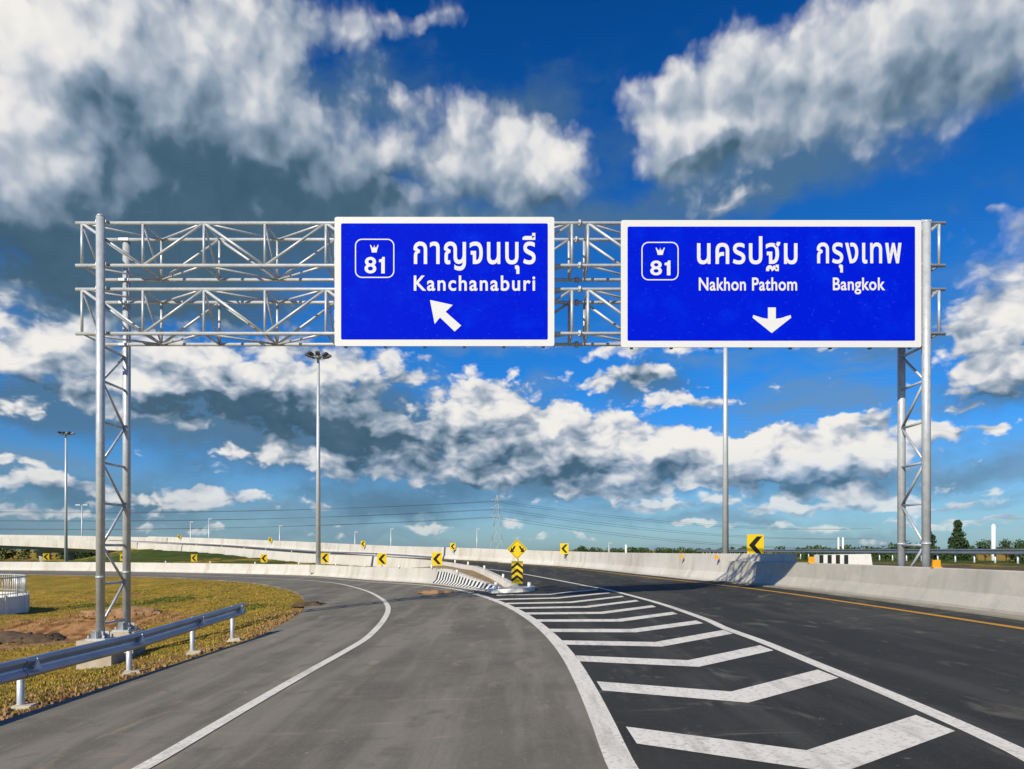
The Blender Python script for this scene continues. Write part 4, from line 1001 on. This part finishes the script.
# hedge row and far woods: one mass each
def woods(name, pts, h, w, size, n, label, cat='woodland'):
    m = MB(); segs = list(zip(pts, pts[1:])); lens = [(b-a).length for a, b in segs]; tot = sum(lens)
    cl = []
    for k in range(int(tot/(w*.45))):
        r_ = rnd.uniform(0, tot); j = 0
        while r_ > lens[j]: r_ -= lens[j]; j += 1
        p = segs[j][0].lerp(segs[j][1], r_/lens[j]); cl.append((p + Vector((rnd.uniform(-w, w)*.5, rnd.uniform(-w, w)*.5, 0)), h*rnd.uniform(.55, 1.1), w*rnd.uniform(.5, 1)))
    for _ in range(n):
        c, hh, ww = rnd.choice(cl); d = Vector((rnd.gauss(0, 1), rnd.gauss(0, 1), 0)).normalized()*ww*.5*math.sqrt(rnd.random()); zf = rnd.random()
        pt = c + d*math.sqrt(max(.05, 1-zf*zf*.9)) + Vector((0, 0, hh*zf)); s = size*rnd.uniform(.6, 1.4)
        u = Vector((rnd.gauss(0, 1), rnd.gauss(0, 1), rnd.gauss(0, .7))).normalized(); v = u.orthogonal().normalized(); v.rotate(Matrix.Rotation(rnd.uniform(0, 6.28), 3, u)); u2 = u.cross(v)
        i = m.add((pt-v*s*.5, pt+u2*s*.35, pt+v*s*.6, pt-u2*s*.35)); m.face((i, i+1, i+2, i+3))
    o = m.build(name, 'leaf', fix=False, origin=tuple(pts[0])); o['kind'] = 'stuff'; o['label'] = label; o['category'] = cat; return o
woods('hedge', [Vector((32, 38, .6)), Vector((33, 60, .6)), Vector((36, 90, .4))], 1.15, 2.0, .20, 14000, 'continuous dark green hedge behind the distant right guardrail', 'hedge')
woods('far_woods', [Vector((70, 180, -.6)), Vector((120, 260, -.8)), Vector((40, 420, -.8)), Vector((160, 500, -.8))], 3.6, 9, .8, 9000, 'low dark line of distant woods on the right horizon')
woods('overpass_woods', [Vector((-150, 180, -1)), Vector((-110, 185, -1)), Vector((-85, 165, -1))], 4.2, 5, .6, 6000, 'dark green thicket seen under the overpass at the far left')

# ------------------------------------------------------------------ culvert wall with railing, soil, debris, grass
t = thing('culvert_parapet', (-21, 29, -1), 'curved white wall with a metal railing on top at the left edge of the photo', 'parapet')
cp = [Vector(p) for p in ((-28.3, 26.3, -1.0), (-24.8, 26.8, -1.0), (-22.2, 28.0, -.98), (-20.7, 29.6, -.95), (-20.7, 31.4, -.92), (-21.9, 32.8, -.9), (-24.3, 33.6, -.9), (-28.3, 34, -.9))]
cs = resample(catmull(cp, 6), .3)
m = MB(); m.sweep(cs, [(-.10, -.9), (-.10, .62), (.10, .62), (.10, -.9)]); m.build('wall', 'parapet_white', t)
m = MB()
for h in (.74, 1.40): m.path([p + Vector((0, 0, h)) for p in cs], .022 if h < 1.0 else .032, 6)
cf = resample(cs, .14)
for k in range(len(cf)): m.tube(cf[k] + Vector((0, 0, .62)), cf[k] + Vector((0, 0, 1.40)), .030 if k % 10 == 0 else .013, n=5)
m.build('railing', 'galv', t)
m = MB()
for k in range(2, len(cs)-1, 4):
    p = cs[k]; d = (cs[k+1]-cs[k-1]); d.normalize(); rt = Vector((d.y, -d.x, 0))
    m.box(p + rt*.13 + Vector((0, 0, .08)), (.10, .06, 1.25), math.atan2(d.y, d.x))
m.build('pilaster', 'parapet_white', t)
def lump(name, c, size, n, mat, label, cat, seed):
    r_ = random.Random(seed); m = MB()
    bm = bmesh.new(); bmesh.ops.create_icosphere(bm, subdivisions=3, radius=1)
    ph = [r_.uniform(0, 6.28) for _ in range(6)]
    for v in bm.verts:
        p = v.co; k = 1 + .22*math.sin(4*p.x+ph[0])*math.sin(5*p.y+ph[1]) + .14*math.sin(9*p.x+7*p.z+ph[2]) + .10*math.sin(13*p.y-8*p.x+ph[3]) + .08*math.sin(23*p.x+ph[4])*math.sin(21*p.y+ph[5]) + r_.uniform(-.10, .10)
        v.co = Vector((p.x*size[0]*k, p.y*size[1]*k, max(-.25, p.z)*size[2]*k))
    i0 = m.add([v.co + Vector(c) for v in bm.verts])
    for f in bm.faces: m.face([i0+v.index for v in f.verts], True)
    bm.free()
    for _ in range(n):
        a = r_.uniform(0, 6.28); d = r_.uniform(.45, 1.35); s = r_.uniform(.04, .20)*size[2]*2*r_.random()**.5
        m.box(Vector(c) + Vector((math.cos(a)*d*size[0], math.sin(a)*d*size[1], max(0, 1-d*d)**.5*size[2]*.95 + s*.2)), (s, s*.8, s*.7), a, top=.7)
    o = m.build(name, mat, origin=tuple(c)); tag(o, label, cat); return o
g = G(436, 593.5); lump('dirt_pile', (g.x, g.y, g.z), (.62, .35, .13), 14, 'soil', 'low brown dirt heap on the asphalt in front of the striped barrier', 'dirt heap', 3)
g = G(309, 605); lump('rubble_heap', (g.x, g.y, g.z), (.50, .55, .11), 14, 'dark_soil', 'dark broken rubble at the rounded tip of the grass', 'rubble', 5)
tz = lambda x, y: float(terrain(np.array([float(x)]), np.array([float(y)]))[0])
for k, (x, y, sz, lab) in enumerate(((-16.3, 24.6, (1.5, .7, .42), 'dark churned earth mound in the grass between culvert wall and gantry leg'), (-18.6, 23.6, (1.2, .6, .32), 'dark earth mound nearest the culvert wall'), (-14.0, 26.9, (1.6, .5, .30), 'pale sandy bank of earth behind the left gantry leg'))):
    lump('earth_mound', (x, y, tz(x, y)-.05), sz, 150, 'dark_soil' if k < 2 else 'soil', lab, 'earth mound', 20+k)
# clods along the verge, and grass blades
m = MB(); N_C = 2600
xs = []; 
for _ in range(N_C):
    y = rnd.uniform(5, 24); x = -5.62 - abs(rnd.gauss(0, .75)) - (0.0 if y < 17 else (y-17)*.16); xs.append((x, y))
zs_ = terrain(np.array([p[0] for p in xs]), np.array([p[1] for p in xs]))
for (x, y), z in zip(xs, zs_): s = rnd.uniform(.012, .03)*rnd.choice((1, 1, 1, 1.6, 2.2)); m.box((x, y, z+s*.2), (s*1.3, s, s), rnd.uniform(0, 3), top=rnd.uniform(.5, .9))
o = m.build('verge_clods', 'soil', fix=False); o['kind'] = 'stuff'; o['label'] = 'loose brown soil clods along the ramp verge'; o['category'] = 'soil'
def blades(name, mats, n, gen, hmin, hmax, label):
    m = MB(); pts = [gen() for _ in range(n)]
    zz_ = terrain(np.array([p[0] for p in pts]), np.array([p[1] for p in pts]))
    for (x, y), z in zip(pts, zz_):
        big = rnd.random(); m.cur = rnd.randrange(len(mats))
        for _ in range(3):
            a = rnd.uniform(0, 6.28); h = rnd.uniform(hmin, hmax)*(.5+big); w = rnd.uniform(.008, .022); lean = rnd.uniform(.2, .9)*h; c, s = math.cos(a), math.sin(a)
            bx, by_ = x+rnd.uniform(-.05, .05), y+rnd.uniform(-.05, .05)
            i = m.add(((bx - s*w, by_ + c*w, z-.02), (bx + s*w, by_ - c*w, z-.02), (bx + c*lean, by_ + s*lean, z+h))); m.face((i, i+1, i+2))
    o = m.build(name, mats, fix=False); o['kind'] = 'stuff'; o['label'] = label; o['category'] = 'grass'; return o
MAT['blade_a'] = material('straw_blades', (.52, .355, .075), .8, spec=.2); MAT['blade_b'] = material('olive_blades', (.29, .235, .035), .8, spec=.2); MAT['blade_c'] = material('green_blades', (.11, .14, .02), .8, spec=.2); MAT['blade_d'] = material('brown_blades', (.20, .12, .04), .8, spec=.2)
edge_x = lambda y: float(np.interp(y, [p.y for p in ramp_left[:15]], [p.x for p in ramp_left[:15]]))
def gen_near():
    while True:
        y = 5 + 40*rnd.random()**1.5; x = edge_x(y) - .35 - 17*rnd.random()**1.3
        if ((x+16)/3.5)**2 + ((y-24.5)/1.6)**2 < 1 or ((x+15)/4)**2 + ((y-21.5)/.8)**2 < 1: continue
        if x < -19 and y < 34 and rnd.random() < .8: continue
        return x, y
blades('dry_grass', ['blade_a', 'blade_b', 'blade_a', 'blade_c', 'blade_d', 'blade_b'], 60000, gen_near, .014, .045, 'patchy dry yellow grass between guardrail and ramp loop')
